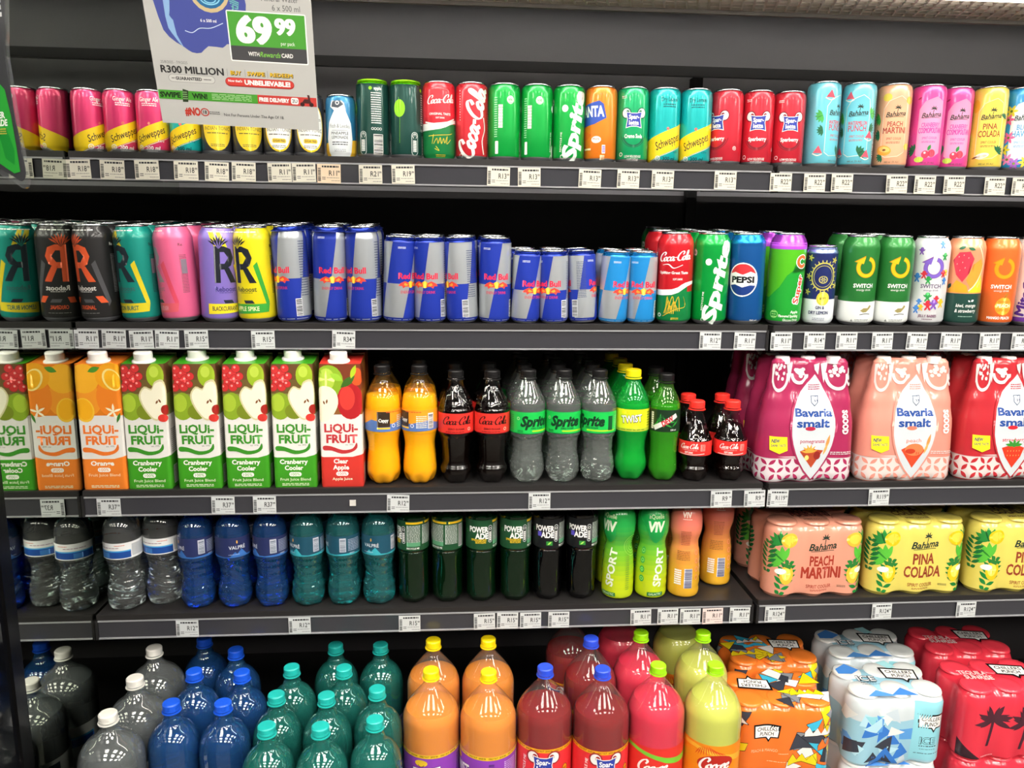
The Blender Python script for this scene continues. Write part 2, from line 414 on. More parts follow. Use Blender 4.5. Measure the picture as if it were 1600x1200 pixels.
def rib(n, amt): return lambda a, z, r: r*(1+amt*(1 if int(round(a/(2*math.pi)*n*2)) % 2 else -1))
CAPC = {}
def cap_mesh(col, r=14.5, h=13.5, name='cap'):
    k = (col, r, h)
    if k not in CAPC:
        CAPC[k] = lathe(name, [(r, 0), (r, 3), (r-.5, 3.3), (r-.5, 3.8), (r, 4.2), (r, h-2), (r-1.5, h-.2), (r-3, h), (.3, h-.3)], [M(col, .38)], 56, None, lambda a, z, rr: rr*(1+(.012 if (int(round(a/(2*math.pi)*56)) % 2 and 3.5 < z < h-1) else 0)))
    return CAPC[k]
def bottle(key, cp, capcol, shell, liquid=None, fill=None, label=None, design=None, mod=None, capr=14.5, caph=13.5, seg=56, labmat=None, neckcol=None, inset=.7, labelr=.35):
    """cp: (z, r) control points up to the neck; label: (z0, z1, colour)"""
    P = Proto('plastic_bottle', 'bottle'); prof = smoothprof(cp, 6 if mod else 4)
    b = P.add('bottle_body', lathe('bottle_body', [(.3, cp[0][0]+4)]+prof, shell if isinstance(shell, list) else [shell], seg, None, mod, sharp=1.2))
    if liquid:
        lp = [(max(.3, r-inset), z+.6) for r, z in prof if z < fill]; zf = lp[-1][1]
        P.add('drink', lathe('drink', [(.3, cp[0][0]+5)]+lp+[(.3, zf)], [liquid], seg, None, (lambda a, z, r: mod(a, z, r) if r > 1 else r) if mod else None), b)
    P.add('bottle_cap', cap_mesh(capcol, capr, caph), -1, (0, 0, (cp[-1][0])/1000))
    P.add('neck_ring', lathe('neck_ring', [(capr-2, 0), (capr+1.6, .3), (capr+1.6, 1.6), (capr-2, 2)], [M(neckcol or capcol, .4)], 32), -1, (0, 0, (cp[-1][0]-4)/1000))
    if label:
        z0, z1, lc = label; rd = Round(prof)
        zs = [z0+(z1-z0)*i/14 for i in range(15)]
        lpf = [(rd.rad(z)+labelr, z) for z in zs]
        if isinstance(lc, str): mats, zn = [labmat or M(lc, .33)], None
        else: mats = [M(c, .33) for c, _ in lc]; zn = [q for _, q in lc[:-1]]
        li = P.add('label_sleeve', lathe('label_sleeve', lpf, mats, 56, zn))
        if design:
            c = Print(); R = max(r for r, z in lpf); design(c, R, z0, z1); P.add('printed_artwork', c.build('printed_artwork', Round(lpf, R)), li)
    PROTO[key] = P
# ------------------------------------------------------------------ printed designs of the cans
W_ = '#f4f4f0'; K_ = '#1b1b1e'; YL = '#f4cf1e'
def recyc(c, x, y, s, col):
    for i in range(4): c.ring(x+i*2.6*s, y, 1.1*s, .4*s, col, n=10)
def icon(c, x, y, s, col):
    c.ring(x, y, 4*s, .8*s, col); c.fine(x-2*s, y-2*s, x+2*s, y+2*s, 4, col)
def schw(body, top, sub):
    def f(c, R, h):
        L = 2.2*R; a = h*.15; b = h*.44; m = .42
        c.poly([(-L, a-m*L), (L, a+m*L), (L, b+m*L), (-L, b-m*L)], '#f6d21c'); c.stroke([(-L, a-1.5-m*L), (L, a-1.5+m*L)], .9, '#e9e2c0', sm=False)
        c.text('Schweppes', 2, (a+b)/2+m*2, h*.105, '#3a2a1c', w=52, bold=.012, shear=.3, rot=23)
        c.ell(0, b+3, 2.6, 2.6, '#d9635a'); c.text(top, 2, h*.84, 7, W_ if body != 'teal' else '#0c5f66', w=31, bold=.01); c.fine(-10, h*.73, 14, h*.79, 2, W_ if body != 'teal' else '#0c5f66', 3)
        col = W_ if body != 'teal' else '#0b4f58'
        c.ring(-17, 10, 4, 1.1, W_); c.fine(-19, 8, -15, 12, 3, W_); c.text(sub, 4, 9.5, 6, col, bold=.02); c.fine(-6, 3.5, 12, 5, 1, col)
        c.text('Litre', 18, 22, 4, col, bold=0, shear=.4); recyc(c, 34, h*.5, 1.6, W_); c.bars(42, 14, 60, 50, 14, bg='#e8e8e8'); c.fine(42, 55, 66, 90, 14, col, 5)
    return f
def tonic(sf):
    def f(c, R, h):
        if sf: c.ell(0, h*.47, R*.98, h*.40, '#f0cc24', 28); c.ell(0, h*.48, R*.9, h*.38, '#f3f3ec', 28)
        else: c.ell(0, h*.47, R*.98, h*.40, '#f2d233', 28)
        t = '#4a4636'
        c.text('INDIAN TONIC', 0, h*.42, 6, t, w=44, bold=0); c.fine(-18, h*.33, 18, h*.36, 1, t, 2)
        if sf: c.rrect(-12, h*.21, 12, h*.28, 3, '#f0c832'); c.text('SUGAR FREE', 0, h*.245, 3.6, t, w=20)
        c.fine(-12, h*.13, 12, h*.18, 2, t, 4); c.text('Fitch & Leedes', 0, h*.6, 6, t, w=40, bold=0)
    return f
def lemonade(c, R, h):
    c.poly([(-45, 0), (45, 0), (45, h*.3), (-45, h*.22)], '#e9b832')
    c.poly([(-20, 0), (20, 0), (24, h*.3), (21, h*.55), (12, h*.72), (9, h*.86), (-2, h*.95), (-13, h*.9), (-16, h*.8), (-9, h*.74), (-20, h*.56), (-25, h*.3)], '#e8eef0')
    c.poly([(-12, h*.88), (-1, h*.93), (8, h*.84), (-2, h*.78), (-14, h*.80)], '#4c5560'); c.ring(-3, h*.86, 2.8, 1.4, W_)
    c.text('Fitch & Leedes', 0, h*.5, 6.5, '#54585c', w=36, bold=-.005); c.text('PINEAPPLE', 0, h*.385, 4.8, '#3f444a', w=31, bold=.01); c.text('LEMONADE', 0, h*.32, 4.8, '#3f444a', w=29, bold=.01)
    c.fine(-14, h*.19, 14, h*.26, 2, '#4a4f55', 2); c.fine(-10, h*.09, 10, h*.14, 2, '#8a8f95', 3); c.stroke([(-14, h*.43), (14, h*.43)], .5, '#54585c', sm=False)
def appleti(c, R, h):
    c.ell(0, h*.64, 10.5, 15, '#8fdc1c'); c.stroke([(-1, h*.78), (1, h*.5), (0, h*.2)], .6, '#6fc51c', sm=False)
    for x in (28, -28):
        c.rrect(x-6.5, 6, x+6.5, 46, 6, '#dfe8e4'); c.rrect(x-5.6, 6.9, x+5.6, 45.1, 5.4, '#1d4b43'); c.ring(x, 39, 4, .9, W_, -60, 240); c.rect(x-.5, 39, x+.5, 44, W_); c.fine(x-3.6, 12, x+3.6, 32, 7, W_, 3, .8)
    c.fine(44, 58, 62, 112, 14, W_, 7); c.text('apple', 56, h*.88, 5, W_, w=14, bold=.02); c.ell(43, h*.88, 3, 3, '#8fdc1c'); recyc(c, 46, 50, 1.8, W_); c.bars(48, 6, 64, 40, 14, bg=W_, horiz=True)
def cola_sig(c, R, h):
    c.rect(-90, 0, 90, h*.46, '#0f7a3e'); c.poly(cat2([(-90, h*.42), (-40, h*.37), (0, h*.39), (30, h*.47), (90, h*.50), (90, h*.53), (40, h*.52), (0, h*.47), (-40, h*.46), (-90, h*.49)], 3, True), W_)
    c.rect(-90, h*.54, 90, h*.99, '#dd2c3a', z=.5)
    script_c(c, 2, h*.76, 56, W_, 4, 1.25); c.text('ORIGINAL TASTE', 0, h*.58, 3.6, W_, w=40, bold=.02); c.text('SOFT DRINK', 0, h*.53, 2.6, W_, w=16)
    c.stroke([(-22, h*.30), (14, h*.32), (24, h*.34)], 1, '#e2c12a'); c.stroke([(-12, h*.32), (-15, h*.2)], 1, '#e2c12a', sm=False)
    c.stroke([(-12, h*.2), (-6, h*.27), (-4, h*.2), (0, h*.28), (2, h*.2), (6, h*.27), (8, h*.21), (13, h*.3), (12, h*.2), (20, h*.26)], 1, '#e2c12a'); c.stroke([(-10, h*.14), (-2, h*.11), (-8, h*.17)], .9, '#e2c12a'); c.fine(-8, 4, 10, 9, 2, '#e2c12a')
    c.stroke([(-30, h*.48), (0, h*.45), (30, h*.53)], 2.4, W_)
def cola_vert(c, R, h):
    script_c(c, 3, h*.48, h*.98, W_, 76, 1.3); c.stroke([(24, 10), (20, h*.25), (26, h*.4), (23, h*.55)], 2, W_); c.ring(-21, 8, 3, .8, W_); c.fine(-24, h*.5, -22, h*.9, 12, W_)
    c.fine(38, 30, 60, 100, 16, W_)
def spritecan(c, R, h):
    c.text('Sprite', 5, h*.47, 25, '#e6f2ea', w=h*.93, bold=.045, shear=.12, rot=80); c.ell(-13, h*.69, 5.8, 6.2, '#e6f2ea')
    c.text('RECYCLE ME', -20, h*.26, 3, W_, w=34, rot=88); c.ring(-17, 9, 3.4, 1, W_)
    for x in (-46, 62): c.ell(x, h*.78, 6.5, 7, W_); c.text('500', x, h*.78, 4, '#0e9a40', w=9); c.fine(x-4, h*.735, x+4, h*.755, 1, '#0e9a40'); c.fine(x-22, h*.42, x-14, h*.72, 8, W_, 8, .9)
    c.rrect(-74, 12, -68, 34, 1, W_); c.fine(-76, 40, -70, 110, 18, '#a8e6ba', 5); c.bars(40, 12, 50, 60, 16, bg=W_); c.fine(52, 50, 60, 112, 18, '#a8e6ba', 9)
def fantacan(c, R, h):
    c.poly([(-34, h*.46), (-30, h*.74), (8, h*.8), (16, h*.76), (22, h*.58), (0, h*.5)], '#2f52b4')
    c.text('FANTA', -8, h*.665, 17, W_, w=52, bold=.04, shear=-.1, rot=0); c.ell(4, h*.3, 9, 6, W_); c.text('More', 4, h*.31, 4, '#e26a1c', w=12); c.rect(-30, h*.165, -6, h*.19, '#f6dcae')
    c.rect(15, h*.12, 21, h*.23, W_); c.fine(15.5, h*.13, 20.5, h*.22, 4, '#7a58b0', 3, .9); c.rect(12, 5, 20, 13, '#f6dcae'); c.fine(12, 6, 20, 12, 4, '#c85a10'); c.poly([(-40, h*.38), (-20, h*.42), (-4, h*.36), (-16, h*.3), (-40, h*.3)], '#ee6e1e')
def spar(body, name, sk):
    def f(c, R, h):
        c.ring(0, h*.4, 20, 3, sk, 200, 340, ry=h*.17); c.ring(0, h*.41, 24, 1.2, sk, 195, 345, ry=h*.2)
        eyes_logo(c, 0, h*.57, 1.12, skin=sk); c.text(name, 0, h*.355, 6.4, W_, w=33, bold=.035)
        c.text('LOW KILOJOULE', 0, 12, 4, W_, w=30, bold=.015); c.text('SOFT DRINK', 0, 6.5, 4, W_, w=22, bold=.015); c.ring(-23, 16, 3, .9, W_); c.fine(-24, h*.84, -14, h*.88, 2, W_); icon(c, 36, 30, .8, W_)
    return f
def cooler(lines, tcol, panel, leafc, fruit):
    def f(c, R, h):
        c.poly([(-19, 26), (-19, 108), (-10, 122), (10, 130), (22, 122), (24, 108), (24, 30), (12, 22), (-10, 20)], '#f4ead0' if panel is None else panel)
        if panel is None: c.poly([(-18.2, 26.6), (-18.2, 107.6), (-9.6, 121), (10, 129), (21.4, 121.4), (23.2, 107.6), (23.2, 30.6), (11.6, 22.8), (-9.6, 20.8)], f.body)
        bahama(c, 3, 98, .98, '#26332a'); y = 80
        for t, hh, ww in lines: c.text(t, 3, y, hh, tcol, w=ww, bold=.02); y -= hh*1.32
        c.text('SPIRIT COOLER', 3, y-1, 4.2, tcol, w=26, bold=.01); c.fine(-10, y-10, 14, y-6, 2, tcol, 2); c.text('440 ml  5% ALC', 3, 12, 3, '#6a5540', w=26, bold=0)
        for x, yy, s, a, col in leafc: monstera(c, x, yy, s, a, *col)
        fruit(c)
        c.bars(40, 20, 56, 66, 14, bg=W_, horiz=True); c.fine(40, 76, 58, 130, 14, '#44525a', 4)
    f.body = '#f2b48c'; return f
MON = ('#46b04a', '#257a33'); MOD = ('#1f6a45', '#134a30')
def fr_peach(c): c.ell(-13, 33, 13, 9, '#f5a53a', rot=-.2); c.ell(-12, 35, 10, 5, '#f7c66a', rot=-.2); c.ell(-12, 34, 3, 2, '#8a4a1e'); c.ell(-14, 128, 8, 7, '#f2d24a'); c.ell(28, 122, 8, 7, '#f2c44a'); c.ell(30, 40, 7, 6, '#f2c44a')
def fr_cran(c): c.ell(-2, 27, 6.5, 7, '#e0405c'); c.ell(9, 29, 6.5, 7, '#d8344f'); c.leaf(4, 39, 12, 6, 70, '#2f8a3f'); c.ell(-3, 30, 2, 2, '#f7c4cc'); c.ell(-12, 18, 8, 5, '#b5cc4a'); c.leaf(-20, 128, 8, 3, 30, '#a02040')
def fr_pina(c): c.ell(-6, 27, 12, 5, '#f6f2e2', rot=.2); c.ell(-6, 26, 9, 2.4, '#d8cba8', rot=.2); c.leaf(-18, 24, 12, 3, 20, '#7a4a20'); c.ell(-26, 118, 8, 12, '#f0c02c')
def fr_melon(c):
    for x, y in ((-14, 128), (22, 24), (26, 58), (-30, 30)): c.poly([(x-8, y-4), (x+1, y+9), (x+8, y-5)], '#e8566a'); c.stroke([(x-9, y-5), (x, y-9), (x+8, y-6)], 1.8, '#f2f0e0')
def fr_blue(c):
    for x, y, col in ((-24, 95, '#f06aa0'), (-20, 110, '#f2e04a'), (-20, 62, '#f06aa0'), (-26, 40, '#f2e02a'), (-18, 22, '#f08ac0'), (-6, 14, '#b070d0'), (12, 16, '#f2e04a')):
        for a in range(0, 360, 60): c.leaf(x+6*math.cos(math.radians(a)), y+6*math.sin(math.radians(a)), 12, 5, a, col)
        c.ell(x, y, 2.4, 2.4, '#6a7a2a')
def boost(rcol, stripe, band, bandtxt, flav, tcol='#3a3a42', claw=None, extra=None, boostc=None):
    def f(c, R, h):
        if stripe: c.poly([(20, h*.60), (27, h*.64), (45, h*.21), (40, h*.16)], stripe); c.poly([(-2, h*.24), (14, h*.24), (18, h*.205), (1, h*.205)], '#2b2f3a' if band else stripe)
        if extra: [c.poly(q, extra) for q in ([(-26, h*.95), (-16, h*.95), (-2, h*.77), (-12, h*.77)], [(-12, h*.95), (-4, h*.95), (8, h*.79), (0, h*.79)])]
        # the big letter with claw marks
        c.rect(-15, h*.42, -5, h*.80, rcol); c.poly([(-15, h*.8), (-15, h*.74), (2, h*.74), (9, h*.68), (2, h*.62), (-6, h*.62), (-6, h*.56), (2, h*.56), (14, h*.60), (19, h*.68), (14, h*.77), (2, h*.80)], rcol)
        c.poly([(0, h*.58), (10, h*.58), (24, h*.42), (12, h*.42)], rcol)
        cc = claw or rcol
        for i in range(8): a = 150-i*17; r = math.radians(a); c.leaf(-7+10*math.cos(r), h*.80+9*math.sin(r), 21, 3.2, a, cc)
        for i in range(4): a = 120-i*22; r = math.radians(a); c.leaf(-7+9*math.cos(r), h*.77+9*math.sin(r), 17, 1.3, a, f.body)
        c.text('Reboost', 4, h*.355, 8, boostc or tcol, w=38, bold=.03); c.fine(-8, h*.31, 16, h*.325, 1, boostc or tcol)
        if band:
            c.poly([(-28, h*.2), (45, h*.2), (42, h*.11), (-28, h*.09)], band); c.text(flav, 2, h*.15, 7.5, bandtxt, w=46, bold=.02)
        else:
            c.poly([(-22, h*.26), (-10, h*.26), (-14, h*.2), (-26, h*.2)], rcol); c.poly([(20, h*.27), (32, h*.27), (40, h*.2), (28, h*.2)], rcol); c.text(flav, 4, h*.155, 6.6, rcol, w=30, bold=.02); c.fine(-14, h*.09, 24, h*.1, 1, '#9a9a9a')
        c.fine(-28, h*.935, 30, h*.955, 1, W_, 6); c.text('Re', 58, h*.8, 5, tcol); c.fine(54, h*.3, 66, h*.7, 26, tcol if tcol != W_ else '#999', 4); c.rect(56, h*.5, 66, h*.65, '#8a7a88' if tcol != W_ else '#555')
    return f
def bull(dark, light):
    def f(c, R, h):
        q = math.pi*R/2; m = h*.46
        for o in (-math.pi*R, 0, math.pi*R):
            c.poly([(o-q, m), (o-2, m), (o+10, h-9), (o-q+10, h-9)], dark); c.poly([(o-2, m), (o+q-2, m), (o+q-12, 9), (o-14, 9)], dark)
        for o in (0, math.pi*R):
            c.text('Red Bull', o, m+h*.09, 10, '#e8304f', w=48, bold=.035)
            c.ell(o, m-1, 6.2, 6.2, '#f2b72c')
            for sg in (-1, 1):
                c.poly([(o+sg*3, m-5), (o+sg*5, m+2), (o+sg*12, m+5), (o+sg*20, m+1), (o+sg*24, m-4), (o+sg*17, m-4), (o+sg*15, m-8), (o+sg*11, m-5)], '#ea4a3c'); c.poly([(o+sg*5, m-2), (o+sg*12, m+2), (o+sg*14, m-2), (o+sg*10, m-4)], '#f3a23a')
            c.text('ENERGY DRINK', o, m-h*.095, 5, '#e8304f', w=38, bold=.0); c.fine(o-26, h-22, o-12, h-18, 2, '#dfe4f0')
        c.rect(-math.pi*R, 4, math.pi*R, h*.045+3, dark); c.fine(-60, 5.5, 60, h*.04+1, 1, '#c9d2e8', 4, .7)
        c.bars(q-16, 12, q-6, 42, 13, bg='#dfe3e8', horiz=True); c.fine(q-5, 46, q+12, h*.85, 22, '#4a5578', 8, .35)
    return f
def cola_big(c, R, h):
    c.rect(-104, 6, 104, h*.36, '#0f7a3e'); c.poly(cat2([(-104, h*.36), (-60, h*.32), (0, h*.33), (30, h*.42), (60, h*.44), (104, h*.4), (104, h*.42), (60, h*.47), (25, h*.46), (0, h*.39), (-60, h*.38), (-104, h*.4)], 3, True), W_)
    c.poly([(-104, h*.35), (-60, h*.34), (0, h*.35), (30, h*.42), (30, h*.34), (0, h*.3), (-104, h*.3)], '#0f7a3e', z=.6)
    script_c(c, 4, h*.74, 66, W_, 4, 1.35); c.stroke([(-20, h*.65), (-8, h*.66), (2, h*.62), (18, h*.655)], 2.4, W_, nib=20); c.text('Uplifting Great Taste', 2, h*.57, 4.6, W_, w=56, bold=.03); c.text('SOFT DRINK', 10, h*.5, 3.4, W_, w=18)
    for i in range(7): c.stroke([(-14+i*3, h*.12), (-10+i*2.6, h*.2+i%2*8), (-8+i*3.4, h*.31-i%3*9), (-4+i*3.2, h*.15)], 1.1, '#e2b52a')
    c.stroke([(-16, h*.09), (8, h*.17), (26, h*.2), (22, h*.31), (27, h*.22)], 1, '#e2b52a'); c.fine(0, h*.05, 14, h*.08, 2, '#e2b52a'); c.ring(-24, h*.1, 3, 1, W_)
def pepsican(c, R, h):
    cx, cy, r = 0, h*.50, 26
    c.ell(cx, cy, r+2.2, r*1.12+2.2, W_, 32); c.ell(cx, cy, r, r*1.12, '#f1f1ee', 32)
    def seg(top, col):
        P = [(r*math.cos(math.radians(a)), cy+r*1.12*math.sin(math.radians(a))) for a in (range(22, 159, 8) if top else range(202, 339, 8))]
        P = P+([(-14, cy+14), (0, cy+9), (14, cy+15)] if top else [(14, cy-10), (0, cy-14), (-14, cy-9)]); c.poly(P, col)
    seg(1, '#d8343c'); seg(0, '#1c3a80'); c.text('PEPSI', cx, cy, 10.5, '#14161c', w=43, bold=.05)
    c.poly([(-60, 20), (-30, 40), (-34, 90), (-60, 80)], '#2f8fd0', z=.8); c.text('500 ml', 24, 8, 3.6, W_)
def superc(c, R, h):
    c.rect(-104, h*.83, 104, h*.9, '#b04ad0', z=.5); g = [(-104, h*.3), (-40, h*.3), (-20, h*.42), (-8, h*.55), (2, h*.6), (10, h*.75), (24, h*.78), (40, h*.6), (40, 8), (-104, 8)]
    c.poly(g, '#1f9a32')
    c.text('Super', 16, h*.40, 12, '#ffffff', w=58, bold=.11, rot=82); c.text('Super', 16, h*.40, 12, '#e8452c', w=54, bold=.03, rot=82)
    c.ring(20, h*.70, 9, 9, '#ffffff', 25, 335); c.ring(20, h*.70, 9, 6, '#f06a2c', 30, 330); c.text('Apple', 12, h*.15, 4.6, W_); c.text('Flavoured Sparkling', 2, h*.105, 4.6, W_, w=38); c.text('Glucose Drink', 6, h*.06, 4.6, W_, w=30); c.ring(-26, h*.12, 7, 1, '#9ae07a'); c.fine(-30, h*.08, -22, h*.16, 3, '#9ae07a')
def gincan(c, R, h):
    c.rect(-90, 4, 90, h*.33, '#dfe6ea')
    g = '#c9c05a'
    c.ring(4, h*.62, 17, .8, g, ry=20); c.ring(4, h*.62, 21, 2.4, g, ry=25, n=30)
    for i in range(22): a = i/22*2*math.pi; c.leaf(4+24*math.cos(a), h*.62+28*math.sin(a), 6, 1.8, math.degrees(a), g)
    c.ell(4, h*.58, 8, 7, g); c.ell(4, h*.58, 6.4, 5.6, '#2b3570'); [c.leaf(4+3*math.cos(a), h*.58+3*math.sin(a), 5, 1.6, math.degrees(a), g) for a in (0, 1.05, 2.1, 3.14, 4.2, 5.25)]
    for x, y in ((-22, h*.85), (24, h*.82), (-24, h*.42), (-24, h*.62), (30, h*.5), (44, h*.7), (-44, h*.6)):
        for a in range(0, 360, 72): c.leaf(x+3.4*math.cos(math.radians(a)), y+3.4*math.sin(math.radians(a)), 7, 2.6, a, g)
    c.ell(6, h*.34, 11.5, 13, '#e6d84a'); c.ring(6, h*.34, 9.6, .6, '#8a8432', ry=11); c.text('BUFT', 6, h*.34, 4.2, '#4a4a20', w=11)
    c.text('GIN &', 2, h*.225, 5.4, '#27305c', w=16, bold=.03); c.text('DRY LEMON', 0, h*.16, 6, '#27305c', w=35, bold=.03); c.fine(-10, h*.06, 12, h*.1, 2, '#8a92a0')
def switchlogo(c, cx, cy, col, line=None):
    for cc, t in ((line or '#c98a10', 7.4), (col, 5.6)): c.ring(cx, cy, 14.5, t, cc, -230, 75, ry=16, n=30)
    for cc, k in ((line or '#c98a10', 1.12), (col, 1.0)): c.poly([(cx-20*k, cy+10), (cx-3, cy+19*k), (cx-6, cy+6)], cc)
def switchc(logo, white, extra):
    def f(c, R, h):
        if white: c.rect(-104, 6, 104, h*.27, '#e9edea')
        switchlogo(c, 6, h*.655, logo, '#7a3f9a' if logo == '#7a5fc0' else None)
        t = W_ if f.light else '#6a5a7a'
        c.text('SWITCH', 4, h*.45, 7, t, w=36, bold=.03, sp=1.02); c.text('energy drink', 5, h*.405, 3.6, t, w=26, bold=0); extra(c, h)
    return f
def ex_bird(c, h):
    c.poly([(2, h*.17), (8, h*.2), (16, h*.2), (20, h*.235), (24, h*.22), (20, h*.19), (14, h*.155), (8, h*.15)], '#9a8f5a'); c.stroke([(2, h*.125), (12, h*.135), (22, h*.13)], 1.4, '#3a3f3a'); c.fine(-6, h*.05, 20, h*.075, 2, '#6a726c'); c.poly([(-14, h*.045), (-9, h*.045), (-11.5, h*.075)], '#8a918c')
def ex_jelly(c, h):
    rnd = random.Random(4); cols = ('#2f9a4a', '#c8303c', '#e8b82c', '#3f7fc8', '#7a4fae', '#e2742c')
    def man(x, y, s, col):
        c.ell(x, y+3*s, 2*s, 2*s, col); c.leaf(x, y, 3.4*s, 3*s, 90, col)
        for a in (35, 145, 240, 300): c.leaf(x+2.6*s*math.cos(math.radians(a)), y+2.6*s*math.sin(math.radians(a)), 4*s, 1.7*s, a, col)
    for x, y, s, i in ((-14, 44, 1.5, 3), (0, 54, 2, 0), (16, 50, 1.6, 1), (2, 38, 2.2, 1), (12, 40, 2.2, 4), (26, 42, 2, 2), (-10, 34, 1.4, 2), (-18, 30, 1.8, 3), (-22, 90, 2, 3), (-18, 140, 1.6, 4), (24, 130, 1.6, 0), (18, 152, 1.6, 3), (30, 100, 1.4, 2), (-10, 96, 1.7, 1), (-2, 86, 1.7, 0), (24, 98, 1.6, 1), (28, 84, 1.6, 3)): man(x, y, s, cols[i])
    c.text('JELLY BABIES', 3, h*.115, 4.6, '#7a4a6a', w=32, bold=.02); c.fine(-6, h*.07, 12, h*.085, 1, '#7a4a6a')
def ex_mango(c, h):
    c.ell(12, h*.23, 15, 17, '#f2a42c'); c.leaf(14, h*.35, 14, 5, 60, '#b6742a'); c.text('MANGO', 12, h*.28, 4.6, '#e2702c', w=20, bold=.02); c.text('PEACH', 12, h*.235, 6.4, '#fff0c8', w=25, bold=.04); c.text('LIMITED', 12, h*.185, 4.6, '#e2702c', w=22, bold=.02); c.text('MANGO PEACH', 6, h*.095, 5, W_, w=40, bold=.03)
def kiwi(c, R, h):
    c.rect(-104, 6, 104, h*.37, '#23473f'); c.poly([(-24, h*.74), (-14, h*.83), (4, h*.84), (12, h*.76), (6, h*.6), (-4, h*.5), (-16, h*.58)], '#d83a50'); c.poly([(2, h*.52), (12, h*.7), (26, h*.76), (34, h*.66), (26, h*.5), (12, h*.42)], '#f59a3a'); c.poly([(8, h*.38), (20, h*.5), (32, h*.58), (40, h*.38)], '#d8cc30'); c.poly([(-30, h*.38), (-14, h*.52), (4, h*.46), (8, h*.38)], '#e8a62c')
    c.stroke([(20, h*.9), (34, h*.7), (22, h*.5), (8, h*.4)], 2, '#f6e6c0'); c.stroke([(26, h*.9), (38, h*.66), (24, h*.44)], 1.3, '#f2b4a0'); c.leaf(-10, h*.88, 14, 6, 20, '#2f6a4a'); c.leaf(6, h*.87, 14, 6, -20, '#2f6a4a'); c.leaf(-26, h*.45, 12, 7, 60, '#2b4a40')
    for x, y in ((-14, .78), (-6, .8), (-16, .7), (-7, .72), (-10, .63), (2, .77), (-2, .66)): c.leaf(x, h*y, 3, 1.2, 80, '#f6c4b8')
    c.text('kiwi, mango', 8, h*.235, 6.4, W_, w=36, bold=.01, shear=.2); c.text('& strawberry', 8, h*.175, 6.4, W_, w=38, bold=.01, shear=.2); c.leaf(18, h*.29, 6, 4, 30, W_); c.leaf(12, h*.285, 5, 3, 140, W_); c.fine(-4, h*.1, 22, h*.12, 1, '#8fae9f')
def mito(c, R, h):
    c.text('MitoQ', -2, h*.33, 16, '#4a2a8a', w=70, bold=.05, rot=80); c.text('+ZING', 2, h*.72, 8, '#2a2a3a', w=40, bold=.04, rot=80); c.ring(14, h*.5, 7, 3, '#e2a23a'); c.rect(-90, 8, 90, h*.1, '#6a3a9a')
# ---- the can kinds
can('ginger', 53, 107, '#dd3a70', schw('pink', 'Ginger Ale', '200 ml'))
can('drylemon', 53, 107, '#16b3b0', schw('teal', 'Dry Lemon', '200 ml'))
can('tonic', 53, 107, '#4a4b52', tonic(False), metal=.6)
can('tonicfree', 53, 107, '#4a4b52', tonic(True), metal=.6)
can('lemonade', 53, 107, '#2f7fae', lemonade)
can('apple', 58.5, 134, '#1d4b43', appleti, rim='#8fdc1c', neck='#8fdc1c', neckz=126)
can('colasig', 58.5, 134, '#dd2c3a', cola_sig); can('colavert', 58.5, 134, '#df2f3c', cola_vert)
can('lime', 58.5, 134, '#08a843', spritecan); can('orange', 58.5, 134, '#f58422', fantacan)
can('creme', 58.5, 134, '#12a868', spar('g', 'Creme Soda', '#0b6a48')); can('sparberry', 58.5, 134, '#d42a3c', spar('r', 'Sparberry', '#8a1626'))
can('teal300', 58.5, 134, '#12b4b4', schw('teal', 'Dry Lemon', '300 ml'))
def cool(key, body, *a):
    f = cooler(*a); f.body = body; can(key, 60, 153, body, f, metal=.2, bot='#c9ccd0')
cool('melon', '#6fcadb', [('WATERMELON', 7, 34), ('PUNCH', 10, 32)], '#c8485e', None, [(-26, 92, 15, 200, MON), (-24, 66, 12, 190, MOD), (26, 96, 14, 20, MON), (26, 72, 12, -10, MOD), (8, 26, 16, 30, MOD)], fr_melon)
cool('peach', '#f4b48e', [('PEACH', 8.5, 27), ('MARTINI', 10.5, 40)], '#a83a2a', None, [(-26, 92, 15, 200, MON), (-24, 62, 13, 190, MOD), (-16, 22, 12, 200, MOD)], fr_peach)
cool('cosmo', '#ea4ca0', [('CRANBERRY', 7.5, 32), ('COSMOPOLITAN', 9.5, 40)], '#c8409a', '#f49cc6', [(-22, 34, 15, 160, MOD)], fr_cran)
cool('pina', '#f3d95a', [('PINA', 10, 24), ('COLADA', 11, 38)], '#9a3a22', None, [(20, 34, 14, 50, MOD), (26, 96, 10, 60, MOD)], fr_pina)
cool('hawaii', '#2f9ad8', [('BLUE', 9, 22), ('HAWAII', 11, 36)], '#3f9ad0', '#e9f2f6', [], fr_blue)
def bst(key, body, *a, **k):
    f = boost(*a, **k); f.body = body; can(key, 66, 168, body, f, metal=.25, rough=.36)
bst('b_black', '#2b2a2b', '#f06236', '#5a5a5e', None, None, 'ORIGINAL', W_, boostc='#e8e4e0')
bst('b_teal', '#159a8c', '#23303a', '#f2dc2c', '#e8d82c', '#1f6a6a', 'LEMON BURST', '#2f4a50', extra='#f2dc2c', boostc='#3f7a78')
bst('b_pink', '#f26c98', '#a8909a', '#e8506a', '#e8606f', '#f2a4b4', 'WATERMELON SPLASH', '#8a4a5a', boostc='#c8708a')
bst('b_purple', '#8a76cc', '#20242e', '#f2dc2c', '#f2dc2c', '#2b2440', 'BLACKCURRANT', '#3a2f80', extra='#f2dc2c', boostc='#4a3f8a')
bst('b_yellow', '#ecdc1c', '#20242e', '#3aa03a', '#3aa03a', '#f2f0c0', 'APPLE SPIKE', '#4a4a20', boostc='#6a6a2a')
